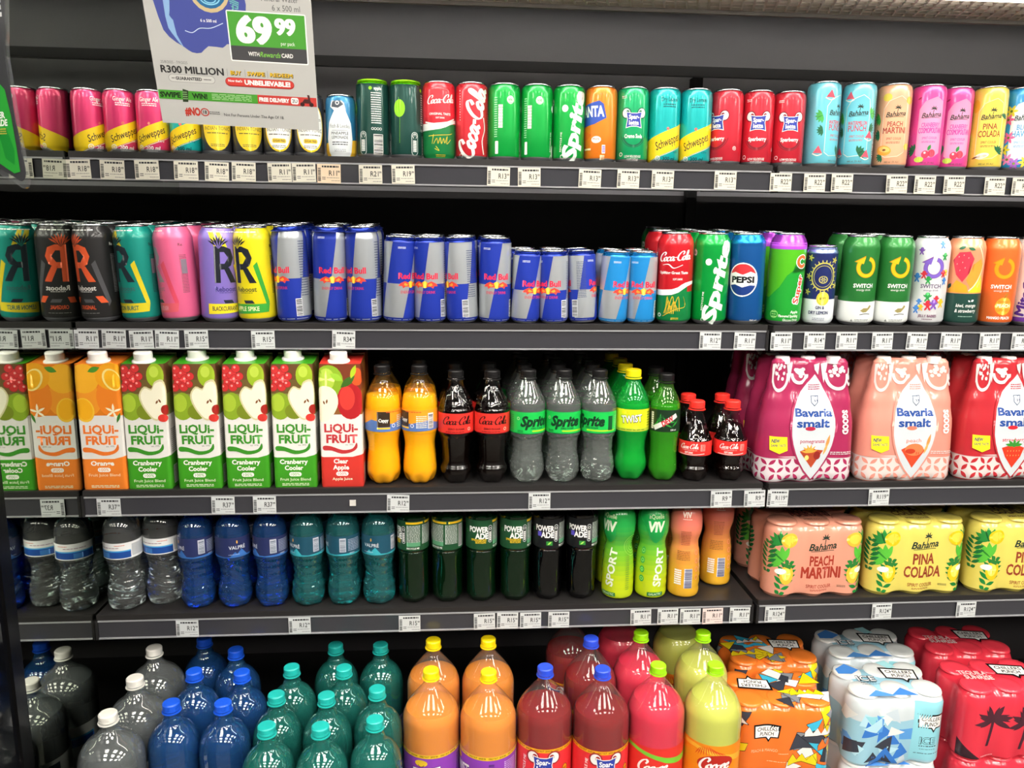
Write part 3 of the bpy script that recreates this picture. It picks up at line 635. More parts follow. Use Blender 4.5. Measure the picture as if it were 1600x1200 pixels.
for k_, d_, h_, col_ in (('rb473', 61, 171, '#2036a0'), ('rb355', 58.5, 155, '#2036a0'), ('rb250', 54, 133, '#2036a0'), ('rbblue', 54, 133, '#1f84c8')):
    can(k_, d_, h_, '#c0c6cb', bull(col_, '#c0c6cb'), metal=.55, rough=.28, neck=col_, neckz=h_-10)
can('cola500', 66, 168, '#d8242f', cola_big); can('lime500', 66, 168, '#0aa040', spritecan); can('pepsi500', 66, 168, '#17569a', pepsican, neck='#1f86d8', neckz=150)
can('superc', 66, 170, '#5cc828', superc, neck='#b04ad0', neckz=150); can('gin', 57, 148, '#2b3570', gincan, neck='#8fa0d8', neckz=134)
def sw(key, body, logo, white, extra, light=True, **k):
    f = switchc(logo, white, extra); f.light = light; can(key, 66, 168, body, f, rough=.38, **k)
sw('sw_green', '#2a7a36', '#f2bc1c', True, ex_bird); sw('sw_white', '#e6e8ea', '#7a5fc0', False, ex_jelly, light=False); sw('sw_orange', '#ef7030', '#f2a01c', False, ex_mango)
can('kiwi', 66, 168, '#f0a078', kiwi); can('mito', 66, 168, '#f0efe8', mito)
# ------------------------------------------------------------------ bottles
def petal(n, amt, H): return lambda a, z, r: r if z > H else r*(1-amt*(1-z/H)*(.5+.5*math.cos(n*a)))
BASE5 = [(0, 22), (2, 25), (8, 29), (18, 32)]
def wave_mod(z0, z1, amt, n=1, k=.42):
    def f(a, z, r):
        if z0 < z < z1: e = math.sin(math.pi*(z-z0)/(z1-z0))**.6; q = math.sin(k*z+n*math.sin(a)+.6*math.sin(3*a)); r = r-amt*e*abs(q)**.7
        if z < 18: r *= 1-.10*(1-z/18)*(.5+.5*math.cos(5*a))
        return r
    return f
GLASSY = M('#eef4f4', .03, trans=1.0, ior=1.2)
def l_cappy(c, R, a, b):
    H = b-a; c.poly(cat2([(-104, a+1), (104, a+1), (104, a+H*.42), (80, a+H*.3), (50, a+H*.5), (20, a+H*.34), (0, a+H*.4), (-20, a+H*.55), (-40, a+H*.3), (-70, a+H*.45), (-104, a+H*.42)], 2, True), '#5a7ab8')
    c.rect(-9, a+H*.2, 15, a+H*.9, '#3a2c20'); c.poly([(-9, a+H*.9), (-3, a+H*.82), (3, a+H*.78), (9, a+H*.82), (15, a+H*.9), (15, a+H*.93), (-9, a+H*.93)], '#3a2c20'); c.text('Cappy', 3, a+H*.52, 6, W_, w=18, bold=.03); c.rect(-9, a+H*.1, 15, a+H*.18, '#f2c42c')
    c.rect(52, a+4, 64, a+H-6, W_); c.bars(53, a+5, 63, a+H-7, 12, horiz=True); c.fine(30, a+5, 50, a+H-10, 7, '#e8e2c8', 4); c.fine(8, a+H*.86, 40, a+H*.94, 1, '#d8542c'); c.ring(22, a+H*.25, 3, 1, W_)
bottle('juice', [(0, 18), (2, 23), (8, 28), (22, 31.5), (45, 30.5), (72, 28.2), (94, 31), (104, 33), (142, 33), (152, 32.5), (167, 29.5), (180, 23.5), (192, 15.5), (200, 13.5), (208, 13.5)], '#131213', PET('#fff0c4', .01, .03, .05), M('#ffc600', .35), 168, (104, 143, '#f39a26'), l_cappy, petal(6, .24, 24))
def l_colaz(c, R, a, b):
    H = b-a; c.rect(-104, a, 104, a+1.4, '#8a1218'); script_c(c, 0, a+H*.62, 60, '#20100f', 0, 1.25); c.text('ZERO SUGAR', -2, a+H*.24, 3.4, '#30100f', w=32); c.fine(-22, a+2.5, 14, a+5, 1, '#30100f'); c.ring(24, a+H*.22, 2.6, 1, '#f3d9c8')
bottle('colazero', [(0, 17), (2, 22), (8, 25), (18, 28.5), (28, 29), (38, 25), (60, 25.5), (84, 28.5), (93, 32), (98, 33), (136, 33), (141, 32.5), (152, 29.5), (167, 22.5), (181, 15), (189, 13.5), (198.5, 13.5)], '#131213', PET('#f2f0ee', .0, .03, .07), M('#0a0403', .1, ior=1.2), 150, (98, 136, '#d9342c'), l_colaz, lambda a, z, r: (petal(5, .2, 20)(a, z, r) if z < 20 else (r*(1-.03*abs(math.sin(6*a))) if 38 < z < 90 else (r*(1-.05*abs(math.sin(5*a+z*.05))) if 142 < z < 178 else r))))
def l_lime(c, R, a, b):
    H = b-a; c.text('Sprite', 8, a+H*.58, 18, '#123b22', w=58, bold=.05, shear=.3); c.rect(2, a+H*.1, 60, a+H*.17, '#a8dc2c'); c.ring(-25, a+H*.7, 2.4, .9, '#cfe8b0'); c.rect(-104, a, 104, a+1.4, '#0c8a3c'); c.text('ZERO SUGAR', 12, a+H*.26, 3, '#123b22', w=26); c.fine(-27, a+H*.05, -15, a+H*.18, 2, '#123b22')
    c.rect(44, a+6, 54, a+H-8, '#17542e'); c.fine(60, a+5, 80, a+H-8, 8, '#7ad890'); c.fine(-50, a+5, -36, a+H-6, 9, '#123b22', 4, .3)
def rippl(a, z, r):
    if 8 < z < 98: r += .85*math.sin(z*.62+2*math.sin(3*a))*math.sin(8*a)-.6*abs(math.sin(z*.14))
    return r*(1-.13*(1-z/18)*(.5+.5*math.cos(5*a))) if z < 18 else r
bottle('limeclear', [(0, 19), (2, 24), (8, 29), (20, 32), (32, 32.5), (44, 30.5), (62, 28), (82, 29), (92, 32), (97, 33), (138, 33), (142, 33.3), (152, 32), (163, 28), (177, 21), (190, 14.5), (194, 13.5), (199.5, 13.5)], '#131213', PET('#f6fbf8', .05, .03, .085), M('#eef6f4', .03, trans=.94, ior=1.33), 152, (97, 138, '#1cba4e'), l_lime, rippl)
def l_twist(c, R, a, b):
    H = b-a; c.rect(-104, a, 104, a+6, '#b8cc3a'); c.text('TWIST', 0, a+H*.57, 13, '#3a4a20', w=42, bold=.07, rot=6); c.text('TWIST', 0, a+H*.58, 13, W_, w=40, bold=.02, rot=6); c.ell(8, a+H*.2, 6, 3.4, '#f2e23a'); c.ell(-12, a+H*.85, 8, 2.6, '#f2dc1c'); c.fine(-28, a+1.5, 28, a+4.5, 1, '#4a6a20'); c.fine(34, a+8, 50, a+H-4, 6, '#5a7a20')
bottle('twistgreen', [(0, 18), (2, 23), (8, 27), (20, 30), (34, 31), (55, 27.5), (75, 28), (92, 31.5), (98, 32.5), (138, 32.5), (147, 32), (162, 28), (177, 20.5), (186, 15.5), (192, 13.5), (198.5, 13.5)], '#f2dc12', PET('#2fe06a', .18), M('#10b43c', .2, trans=.15), 150, (98, 140, '#d9e022'), l_twist, petal(5, .2, 20))
def l_dew(c, R, a, b):
    H = b-a
    for i in range(9): c.leaf(-20+i*5, a+H*(.3+.4*((i*7) % 5)/5), 18, 3, 40+i*23, '#2f9a3a')
    c.stroke([(-22, a+6), (22, a+H-10)], 9, '#d8dcd8', sm=False); c.text('DEW', 4, a+H*.5, 9, '#c8202c', w=26, bold=.05, rot=32, shear=.2); c.text('MTN', -10, a+H*.62, 5, '#1c5a2a', w=14, bold=.05, rot=32); c.text('330 ml', 16, a+4, 3, W_); c.fine(-30, a+4, -24, a+H-5, 8, W_, 3, .8)
bottle('dew', [(0, 16), (2, 21), (8, 25), (18, 27), (32, 27), (52, 25.5), (75, 26), (92, 28), (98, 28.3), (140, 28.3), (148, 27.5), (162, 23), (176, 16), (184, 13.5), (192, 13.5)], '#131213', PET('#8fe060', .08), M('#37b51c', .15, trans=.3), 152, (98, 140, '#17301c'), l_dew, petal(5, .2, 20))
def l_cola3(c, R, a, b):
    H = b-a; script_c(c, -4, a+H*.62, 38, W_, 2, 1.25); c.fine(-18, a+H*.36, 12, a+H*.4, 1, W_); c.text('SOFT DRINK', -4, a+H*.2, 3.4, W_, w=16, bold=.03); c.rect(18, a+H*.35, 27, a+H*.8, '#f0a8a0'); c.fine(18.5, a+H*.37, 26.5, a+H*.78, 4, '#d8342c', 2, .8); c.stroke([(-26, a+2), (0, a+1.5), (26, a+4)], 1, W_)
bottle('cola300', [(0, 17), (2, 22), (7, 25), (16, 27.5), (24, 28), (31, 25), (40, 26), (50, 30), (54, 31), (78, 31), (83, 30), (96, 25.5), (113, 18.5), (127, 13.5), (134, 13.5), (140.5, 13.5)], '#f0352c', PET('#f2ecea', .0, .03, .07), M('#0c0403', .1, ior=1.2), 108, (53, 80, '#dc2f2a'), l_cola3, lambda a, z, r: (petal(5, .2, 20)(a, z, r) if z < 20 else (r*(1-.05*abs(math.sin(5*a+z*.05))) if 84 < z < 122 else r)))
def l_water(c, R, a, b):
    H = b-a; c.rect(-45, a+2, 30, a+H*.46, '#1f4fa0'); c.rect(-45, a+H*.46, 30, a+H*.54, '#4aa8e0'); c.rect(-24, a+3, -8, a+H*.4, '#3f7fc8'); c.fine(32, a+4, 58, a+H-4, 9, '#4a5a6a', 4); c.fine(-30, a+H*.66, 10, a+H*.76, 1, '#a08090'); c.fine(2, a+H*.8, 20, a+H*.9, 1, '#d87a6a'); c.bars(62, a+4, 74, a+H-4, 12, horiz=True)
WP = [(0, 22), (2, 27), (8, 31.5), (22, 33.5), (38, 33), (55, 29.5), (72, 27.5), (88, 29), (100, 32.5), (105, 33), (136, 33), (142, 33), (158, 32), (172, 27), (182, 19), (190, 13.5), (199, 13.5)]
bottle('water', WP, '#e8e8e4', PET('#f4f8f8', .05, .03, .085), M('#e8f2f2', .02, trans=1.0, ior=1.33), 196, (105, 136, '#e9ebea'), l_water, wave_mod(14, 100, 2.4, 1.6, .26))
def l_val(teal):
    def f(c, R, a, b):
        H = b-a; m = '#3fb0c0' if teal else '#3f78c8'
        c.poly(cat2([(-104, a), (-60, a+4), (-20, a+1), (0, a+H*.1), (30, a+2), (60, a+4), (104, a), (104, a-.5), (-104, a-.5)], 2, True), m)
        c.poly([(-14, a+1), (-4, a+H*.28), (0, a+H*.18), (8, a+H*.4), (20, a+1)], m); c.ell(0, a+H*.78, 1.3, 3.2, '#e0a03a'); c.text('VALPRÉ', 0, a+H*.5, 6.4, '#e6ebf2', w=30, bold=.01)
        c.fine(-16, a+H*.12, 4, a+H*.17, 1, '#c9d4e8'); c.rect(40, a+7, 52, a+H-4, '#c9d0dc'); c.bars(41, a+8, 51, a+H-5, 12, '#5a6678', horiz=True); c.fine(56, a+8, 82, a+H-6, 8, '#a8b4cc', 4); c.fine(-80, a+8, -56, a+H-6, 8, '#a8b4cc', 5); recyc(c, 60, a+4, 1, '#c9d4e8')
    return f
VP = [(0, 20), (2, 25), (8, 29), (22, 31.5), (38, 31), (56, 27.5), (76, 27.5), (92, 30), (102, 31.5), (140, 31.5), (150, 31), (164, 27.5), (176, 20), (184, 14), (190, 13.5), (198, 13.5)]
VM = wave_mod(18, 98, 2.2, 2.2, .2)
bottle('valblue', VP, '#1c4fb8', PET('#5aa8f0', .07, .03, .085), M('#4aaeff', .03, trans=.93, ior=1.33), 190, (104, 142, '#28305c'), l_val(False), VM)
bottle('valteal', VP, '#1fa8a0', PET('#6adce0', .07, .03, .085), M('#46dcdc', .03, trans=.93, ior=1.33), 190, (104, 142, '#1f4c60'), l_val(True), VM)
def l_power(kind):
    def f(c, R, a, b):
        H = b-a; t = {'green': '#e8c020', 'black': '#3fae4a'}[kind]
        c.text('POWER', 0, a+H*.68, 10.5, W_, w=38, bold=.04); c.text('ADE', 6, a+H*.46, 10.5, W_, w=26, bold=.04)
        if kind == 'green': c.text('SPRINGBOKS', 0, a+H*.32, 4, t, w=30, bold=.03); c.text('EDITION', 4, a+H*.24, 4, t, w=20, bold=.03); c.rect(28, a+H*.9, 62, a+H*.97, t); c.rect(66, a+H*.9, 100, a+H*.97, t)
        else: c.poly([(-14, a+H*.4), (-6, a+H*.4), (-6, a+H*.56), (-14, a+H*.56)], '#5a4fc0'); c.rect(4, a+H*.1, 16, a+H*.24, '#2f8a3a'); c.leaf(10, a+H*.17, 10, 3, 40, '#a8e060')
        c.rrect(19, a+H*.22, 27, a+H*.82, 4, '#c9ccd0'); c.rrect(19.7, a+H*.24, 26.3, a+H*.80, 3.3, '#26302a'); c.ring(23, a+H*.7, 2.2, .7, W_); c.fine(21, a+H*.28, 25, a+H*.6, 5, W_, 3, .8)
        g = '#9aa49c'; c.fine(30, a+H*.16, 56, a+H*.86, 13, g, 5, .8); c.fine(60, a+H*.2, 84, a+H*.86, 13, g, 7, .8); c.text('RECYCLE ME', 42, a+H*.07, 3.4, W_, w=24); c.rect(30, a+H*.14, 56, a+H*.28, '#5a9a72'); c.ring(-26, a+H*.6, 3, 1, '#3f9a4a')
        c.bars(88, a+5, 98, a+H-10, 10, bg='#d8d8d8')
    return f
PP = [(0, 18), (2, 23), (8, 27), (16, 29), (60, 29), (100, 29), (104, 28), (108, 29.5), (112, 30), (168, 30), (172, 29), (182, 22), (190, 16), (196, 15.5), (199, 15.5)]
PMod = lambda a, z, r: (petal(6, .1, 14)(a, z, r) if z < 14 else (r-1.8*max(0, math.sin(4*a+.8+z*.01))**.5*math.sin(math.pi*(z-18)/82)**.5 if 18 < z < 100 else r))
bottle('powergreen', PP, '#131213', PET('#3aa860', .02, .03, .08), M('#052210', .1, ior=1.2), 190, (110, 168, '#1c4a2c'), l_power('green'), PMod, capr=17)
bottle('powerblack', PP, '#131213', PET('#c8c8cc', .0, .03, .08), M('#080709', .1, ior=1.2), 190, (110, 168, '#17181a'), l_power('black'), PMod, capr=17)
def mixh(a, b, t):
    A = [int(a[i:i+2], 16) for i in (1, 3, 5)]; B = [int(b[i:i+2], 16) for i in (1, 3, 5)]
    return '#%02x%02x%02x' % tuple(round(x+(y-x)*t) for x, y in zip(A, B))
VV = [(0, 24), (2, 28), (8, 31), (30, 31.5), (60, 31), (90, 29), (108, 25.5), (120, 27), (135, 31), (155, 31.5), (172, 29), (184, 23), (192, 17), (199, 16)]
def l_viv(green):
    def f(c, R, a, b):
        if green:
            c.poly(cat2([(-30, 185), (-6, 190), (14, 170), (22, 135), (8, 115), (-6, 125), (-14, 150), (-30, 165)], 3, True), '#18a048'); c.text('ViV', 6, 150, 19, '#dcebd0', w=34, bold=.05, shear=.1); c.text('aQuellé', 6, 170, 8, '#cfe8b8', w=32, bold=.01); c.text('SPORT', 14, 66, 15, '#e6ecd8', w=78, bold=.03, rot=84)
            for i in range(4): c.ell(-21, 98-i*19, 5.5, 7, '#2f9a3a'); c.ring(-21, 98-i*19, 3, .8, '#a8e070')
            c.rect(-8, 7, 24, 15, '#1f7a3a'); c.text('GALACTIC', 8, 11, 4.4, '#d8e8c0', w=26)
            for i in range(4): c.ring(62, 110, 6+i*5, .6, '#a8d860', ry=6+i*5)
            c.fine(44, 20, 52, 90, 16, '#6f9a30', 4)
        else:
            c.text('ViV', 0, 172, 10, '#f2dccb', w=20, bold=.04); c.text('sport', 0, 183, 5, '#f2dccb', w=16); c.fine(-8, 162, 10, 165, 1, '#f2dccb')
            c.fine(-12, 108, 10, 140, 9, '#9a4a30', 4); c.rect(0, 22, 16, 62, '#c8ccd8'); c.bars(.5, 22.5, 15.5, 61.5, 15, '#4a4a6a', horiz=True); c.fine(-18, 78, 10, 98, 6, '#8a5a20', 5); c.fine(-20, 28, -6, 60, 7, W_, 6, .7)
            for i in range(4): c.ring(26, 94-i*17, 3.6, 1.1, '#f08a70', ry=4.6)
    return f
def vivmod(a, z, r): return r-1.1*max(0, math.cos(a-1.2))*(.5+.5*math.sin(z*.38)) if 14 < z < 104 else r
for key_, ca, cb, f_ in (('vivgreen', '#b4c818', '#229a44', True), ('vivpink', '#d8a428', '#dc7464', False)):
    lst = [(mixh(ca, cb, min(1, max(0, (z-45)/110))), z) for z in range(10, 196, 10)]
    P_ = Proto('plastic_bottle', 'bottle'); pr_ = smoothprof(VV, 4)
    pr2 = sorted(set(pr_+[(Round(pr_).rad(q), q) for _, q in lst]), key=lambda q: q[1])
    b_ = P_.add('bottle_body', lathe('bottle_body', [(.3, 3)]+pr2, [M(c_, .18, coat=.6) for c_, _ in lst], 48, [q for _, q in lst[:-1]], vivmod))
    P_.add('bottle_cap', cap_mesh(W_ if f_ else '#f0f0ea', 17, 12), -1, (0, 0, .199))
    P_.add('neck_ring', lathe('neck_ring', [(15, 0), (18.5, .3), (18.5, 1.6), (15, 2)], [M('#e8e8e4', .4)], 32), -1, (0, 0, .196))
    c_ = Print(); l_viv(f_)(c_, 31.5, 0, 190); P_.add('printed_artwork', c_.build('printed_artwork', Round(pr_, 31.5), l0=.25), b_); PROTO[key_] = P_
# big bottles on the bottom deck
def big(H, R, dome=0): return [(0, R*.74), (3, R*.85), (12, R*.96), (28, R), (H*.3, R), (H*.45, R), (H*.60, R), (H-98, R), (H-84, R*(.97+.02*dome)), (H-68, R*(.84+.08*dome)), (H-52, R*(.62+.1*dome)), (H-40, R*.44), (H-31, 15.5), (H-26, 13.5), (H-15, 13.5)]
def l_twistp(c, R, a, b):
    c.rect(-175, b-7, 175, b, '#f0c02a')
    for i in range(-4, 5): c.text('ONLY R17*  SAVE R4', i*38, b-3.5, 3.2, '#3a2a10', w=33, bold=.02)
    c.ell(-14, b-17, 12, 6.5, '#f0c832'); c.ring(-14, b-18, 6, 1, '#5a3a10', 200, 340); c.text('TWiST', -4, b-38, 21, '#4a2070', w=54, bold=.08, rot=4); c.text('TWiST', -4, b-37, 20, W_, w=52, bold=.03, rot=4); c.ell(34, b-52, 12, 9, '#f0c02a')
    c.fine(90, b-60, 118, b-14, 12, '#c8a4d8', 4, .5); c.rect(124, b-56, 140, b-14, W_); c.bars(125, b-55, 139, b-15, 14, horiz=True); c.fine(60, b-50, 70, b-14, 6, '#5a2a80', 5, .8)
def l_sparb(c, R, a, b):
    c.rect(-175, b-7, 175, b, '#f0a81c')
    for i in range(-4, 5): c.text('ONLY R17*  SAVE R4', i*38, b-3.5, 3.2, '#5a2a10', w=33, bold=.02)
    eyes_logo(c, 0, b-32, 1.5, skin='#a02a2a'); c.text('Sparberry', 0, b-58, 11, W_, w=54, bold=.05); c.text('RECYCLE ME', -38, b-42, 5.4, W_, w=46, rot=86); c.ell(44, b-46, 6.5, 9, '#3a2a10'); c.ell(44, b-46, 5.6, 8, '#e8a01c'); c.text('BEST', 44, b-46, 3.4, '#3a2a10', w=8)
def l_cooee(bg, lf):
    def f(c, R, a, b):
        c.poly(cat2([(-175, b-30), (-60, b-4), (0, b-12), (50, b-22), (175, b-30), (175, b-44), (50, b-34), (0, b-20), (-60, b-12), (-175, b-44)], 3, True), lf)
        if bg == 'o':
            for i in range(12): c.leaf(-30+i*4, b-10-abs(i-6), 20, 2, 60+i*9, '#d8501c')
            c.ell(4, b-36, 34, 17, '#b8281c', rot=.15)
        script_c(c, 2, b-38, 62, W_, 6, 1.5, 'Coo-ee'); c.fine(-24, b-56, 24, b-52, 1, W_)
    return f
def l_bigwater(c, R, a, b):
    c.rect(-60, b-40, 60, b-24, '#1f4fa0'); c.rect(-60, b-24, 60, b-20, '#4aa8e0'); c.text('water', 0, b-12, 8, '#c8403a', w=30); c.fine(70, a+10, 100, b-8, 10, '#5a6a7a'); c.rect(-100, b-50, -80, b-8, '#3a4a58')
for key_, cp_, cc_, sh_, lq_, fl_, lb_, ds_ in (
    ('twist2', big(335, 52), '#f6dc10', PET('#fffaf4', .05), M('#dc8600', .3), 262, (95, 196, '#8a3fae'), l_twistp),
    ('spar2', big(335, 52), '#2c4fd8', PET('#faf6f4', .03), M('#86060c', .2), 258, (95, 200, '#e2343a'), l_sparb),
    ('cooeep', big(335, 53), '#9ae012', PET('#fbf6f5', .03), M('#de2248', .3), 270, (95, 196, '#d8342c'), l_cooee('p', '#7ac83a')),
    ('cooeey', big(335, 53), '#9ae012', PET('#fafaf0', .05), M('#c8ce54', .35), 275, (95, 200, '#e88a1c'), l_cooee('o', '#f0b83a')),
    ('val15', big(308, 44, 1), '#1c5ae0', PET('#5aacf0', .1, .03, .085), M('#38a2f6', .04, trans=.88, ior=1.33), 262, (95, 170, '#28305c'), l_val(False)),
    ('teal15', big(308, 44, 1), '#22b4ac', PET('#5adcd0', .1, .03, .085), M('#36d2c4', .04, trans=.88, ior=1.33), 262, (95, 166, '#1f4c60'), l_val(True)),
    ('clear2', big(325, 52, 1), '#e8e6de', PET('#eef4f4', .08, .03, .085), M('#dce6e8', .04, trans=.93, ior=1.33), 265, (95, 185, '#e4e6e4'), l_bigwater)):
    def stretch(p, H=cp_[-1][0]): return p
    bottle(key_, cp_, cc_, sh_, lq_, fl_, lb_, ds_, lambda a, z, r: (r*(1-.1*(1-z/22)*(.5+.5*math.cos(5*a))) if z < 22 else r), inset=1.0)
# ------------------------------------------------------------------ juice cartons
def fruits(c, kind):
    if kind == 'orange':
        c.rect(-74, 150, 74, 228, '#e8801c'); c.ell(-50, 150, 20, 24, '#ef9a28')
        c.ell(-18, 165, 24, 30, '#f0982a'); c.ell(-22, 202, 26, 26, '#f2b02a'); c.ell(22, 168, 25, 34, '#ee8526'); c.ell(24, 206, 26, 24, '#f0a41c')
        c.ell(-25, 146, 17, 22, '#f6c23a', rot=.2); c.ell(-25, 147, 14, 19, '#f4b01c', rot=.2); c.ell(26, 200, 15, 21, '#f9e08a', rot=.5); c.ell(27, 200, 12.5, 18, '#f4b21c', rot=.5)
        for a in (20, 90, 150, 215, 290): c.leaf(24+7*math.cos(math.radians(a)), 143+7*math.sin(math.radians(a)), 16, 4, a, '#f6efd0')
        c.leaf(32, 132, 20, 5, 250, '#3a7a2a'); c.leaf(-4, 218, 22, 10, 20, '#4a8a2a')
    elif kind == 'cran':
        c.rect(-74, 175, 74, 228, '#6a4a2c'); c.rect(-74, 176, 74, 200, '#6e5a30')
        for x, y, r in ((-30, 206, 8), (-20, 210, 8.5), (-26, 194, 8), (-14, 200, 8.5), (-33, 186, 7), (-18, 187, 7.5), (-6, 206, 6.5), (-8, 192, 6), (-30, 218, 7), (-12, 220, 7)): c.ell(x, y, r+.6, r+.6, '#8a1c24'); c.ell(x, y, r, r, '#cc3434'); c.ell(x-2, y+2, 2, 2, '#f0a09a')
        c.ell(-22, 152, 19, 25, '#8aa82a'); c.ell(-26, 158, 12, 16, '#a8c43a'); c.ell(2, 142, 16, 14, '#7a8a24'); c.ell(22, 208, 15, 21, '#9ab82a'); c.ell(20, 214, 8, 10, '#b8d04a')
        c.poly(cat2([(14, 128), (-2, 150), (-8, 172), (2, 188), (14, 184), (20, 196), (34, 200), (40, 180), (38, 150), (28, 130)], 3, True), '#d8d0a0'); c.poly(cat2([(15, 131), (0, 152), (-5, 172), (3, 185), (14, 181), (21, 193), (33, 196), (38, 178), (36, 151), (27, 133)], 3, True), '#f4f0d6')
        c.leaf(22, 160, 8, 3.4, 60, '#7a4a1e'); c.leaf(27, 162, 8, 3.4, 120, '#7a4a1e'); c.ell(36, 146, 8, 9, '#a82a22'); c.ell(31, 131, 9, 7, '#d83c34')
    else:
        c.rect(-74, 180, 74, 228, '#7a3a24'); c.ell(-20, 196, 26, 30, '#8ab02a'); c.ell(-24, 200, 15, 20, '#b0cc4a'); c.ell(18, 160, 24, 33, '#b8242a'); c.ell(12, 166, 14, 22, '#d84038'); c.ell(30, 205, 12, 16, '#d8582a')
        c.poly(cat2([(-40, 128), (-40, 180), (-24, 188), (-8, 178), (-4, 156), (-14, 134), (-26, 124)], 3, True), '#f4efd2'); c.leaf(-24, 160, 9, 3.4, 80, '#7a4a1e'); c.leaf(-29, 158, 8, 3, 110, '#7a4a1e'); c.leaf(14, 196, 34, 13, 40, '#3f6a24'); c.leaf(24, 214, 26, 9, 70, '#b0cc2a'); c.leaf(-6, 204, 26, 12, -30, '#9ac83a')
def carton(key, col, dark, kind, lines, topc, capback=False):
    P = Proto('juice_carton', 'carton'); H = 226
    sf = Wrap(38, 35, 4, H, N=64, inset=lambda v: 1.6*max(0, (v-200)/26) + (.8 if v < 3 else 0), zs=[0, 3, 40, 57, 100, 136, 170, 200, 226])
    me = sf.mesh('carton_body', [M(col, .3), M('#dfddd7', .3), M(topc, .32)], None, [57, 136])
    for v in me.vertices:
        if v.co.z > .2255: v.co.z += (v.co.y+.035)*.14
    b = P.add('carton_body', me)
    c = Print()
    c.poly(cat2([(-74, 0), (-74, 60), (-38, 58), (-14, 54), (8, 54), (38, 62), (74, 64), (74, 0)], 1, True), col)
    fruits(c, kind)
    wv = cat2([(-38, 130), (-30, 126), (-18, 128), (-6, 124), (4, 128), (14, 134), (24, 128), (38, 132), (38, 124), (38, 116), (-38, 116)], 2, True)
    c.poly(wv, '#dfddd7', z=1.0+.22*2) if kind == 'none' else None
    c.text('LiQUi-', 0, 111, 14.5, dark, w=60, bold=.035); c.text('FRUiT', 1, 91, 14.5, dark, w=56, bold=.04)
    c.text('est. 1970', 14, 80, 3, '#6a6a66', w=14, bold=0)
    c.poly(cat2([(-32, 78), (-18, 77), (2, 70), (20, 73), (27, 84), (28, 74), (18, 66), (0, 63), (-18, 69), (-32, 70)], 3, True), dark)
    y = 49
    for t, hh, ww in lines:
        c.text(t, -2, y, hh, '#f4f4ea', w=ww, bold=.035); y -= hh*1.45
    y -= .5; c.rrect(-11, y-4, 11, y+4, 4, '#f4f4ea'); c.text('100%', 0, y, 5.2, col, w=16, bold=.0); y -= 9.5
    c.text('Fruit Juice Blend' if kind != 'red' else 'Apple Juice', 0, y, 5, '#e2eecb' if kind != 'orange' else '#f8d8b0', w=54 if kind != 'red' else 36, bold=.005)
    if kind != 'red': c.fine(-24, 3.5, 24, 9, 2, '#e2eecb', 3)
    c.bars(50, 8, 66, 40, 12, bg='#f0f0ea'); c.fine(46, 66, 70, 110, 12, '#8a8a86', 4); c.fine(-70, 66, -46, 110, 12, '#8a8a86', 5)
    P.add('printed_artwork', c.build('printed_artwork', sf, du=8), b)
    fold = boxv(-.037, .037, .0335, .0355, .2, .2385); P.add('top_fold', bmesh_me('top_fold', fold, M(topc, .35)), b)
    cy = .004 if capback else -.012
    cp = P.add('screw_cap', cap_mesh('#efeee8', 15.5, 17, 'screw_cap'), -1, (-.004, cy, .2275+(cy+.035)*.14), rot=(.14, 0, 0))
    P.add('cap_flange', lathe('cap_flange', [(20, -1), (19.5, 1), (15, 2.6), (13, 2.6)], [M('#e8e7e0', .4)], 32), cp)
    PROTO[key] = P
G_ = '#3f9a22'
carton('j_orange', '#f0842c', '#ee7a2c', 'orange', [('Orange', 8, 40)], '#d87a20')
carton('j_cran', G_, '#3c8f28', 'cran', [('Cranberry', 8, 50), ('Cooler', 8, 33)], '#7d8440')
carton('j_cranb', G_, '#3c8f28', 'cran', [('Cranberry', 8, 50), ('Cooler', 8, 33)], '#7d8440', True)
carton('j_red', '#d2382f', '#c0363a', 'red', [('Clear', 8, 26), ('Apple', 8, 29)], '#8a5a2c')
# ------------------------------------------------------------------ shrink-wrapped packs
def FILM(h): return M(h, .2, 0, .5)
def film(h): return M(h, .22, 0, .4)
def ip(tab):
    def f(v):
        for (a, p), (b, q) in zip(tab, tab[1:]):
            if v <= b: t = (v-a)/(b-a); t = t*t*(3-2*t); return p+(q-p)*t
        return tab[-1][1]
    return f
def pack(key, kind, hw, hd, r, H, inset, k, zs, body, front, top, lid=None, lidr=27, zones=None, capr=0, toph=1.6):
    P = Proto(kind, 'multipack'); sf = Wrap(hw, hd, r, H, ip(inset), ip(k), 3, 2, zs, r)
    mats = [FILM(q) for q in body] if isinstance(body, list) else [FILM(body)]
    b = P.add('shrink_wrap', sf.mesh('shrink_wrap', mats, None, zones))
    lm = FILM(lid or (body if isinstance(body, str) else body[-1]))
    lme = lathe('can_top', [(lidr+2, -3), (lidr+.6, toph-.9), (lidr-.6, toph), (lidr*.5, toph-.3), (.3, toph-.4)], [lm], 36) if not capr else lathe('bottle_cap', [(capr+2, -10), (capr+.5, 1), (capr-1, 3.5), (.3, 4)], [lm], 28)
    for ix in (-1, 0, 1):
        for iy in (-1, 1): P.add('can_top' if not capr else 'bottle_cap', lme, -1, (ix*2*hw/3/1000*(1 if not capr else .8), iy*hd/2/1000*(1 if not capr else .75), H/1000))
    c = Print(); front(c, sf, H); P.add('printed_artwork', c.build('printed_artwork', sf, du=4, matf=film, l0=.3, dl=.07), b)
    if top:
        c = Print(); top(c); P.add('top_artwork', c.build('top_artwork', Flat(True, H+toph), matf=film, l0=.4, dl=.06), b)
    PROTO[key] = P
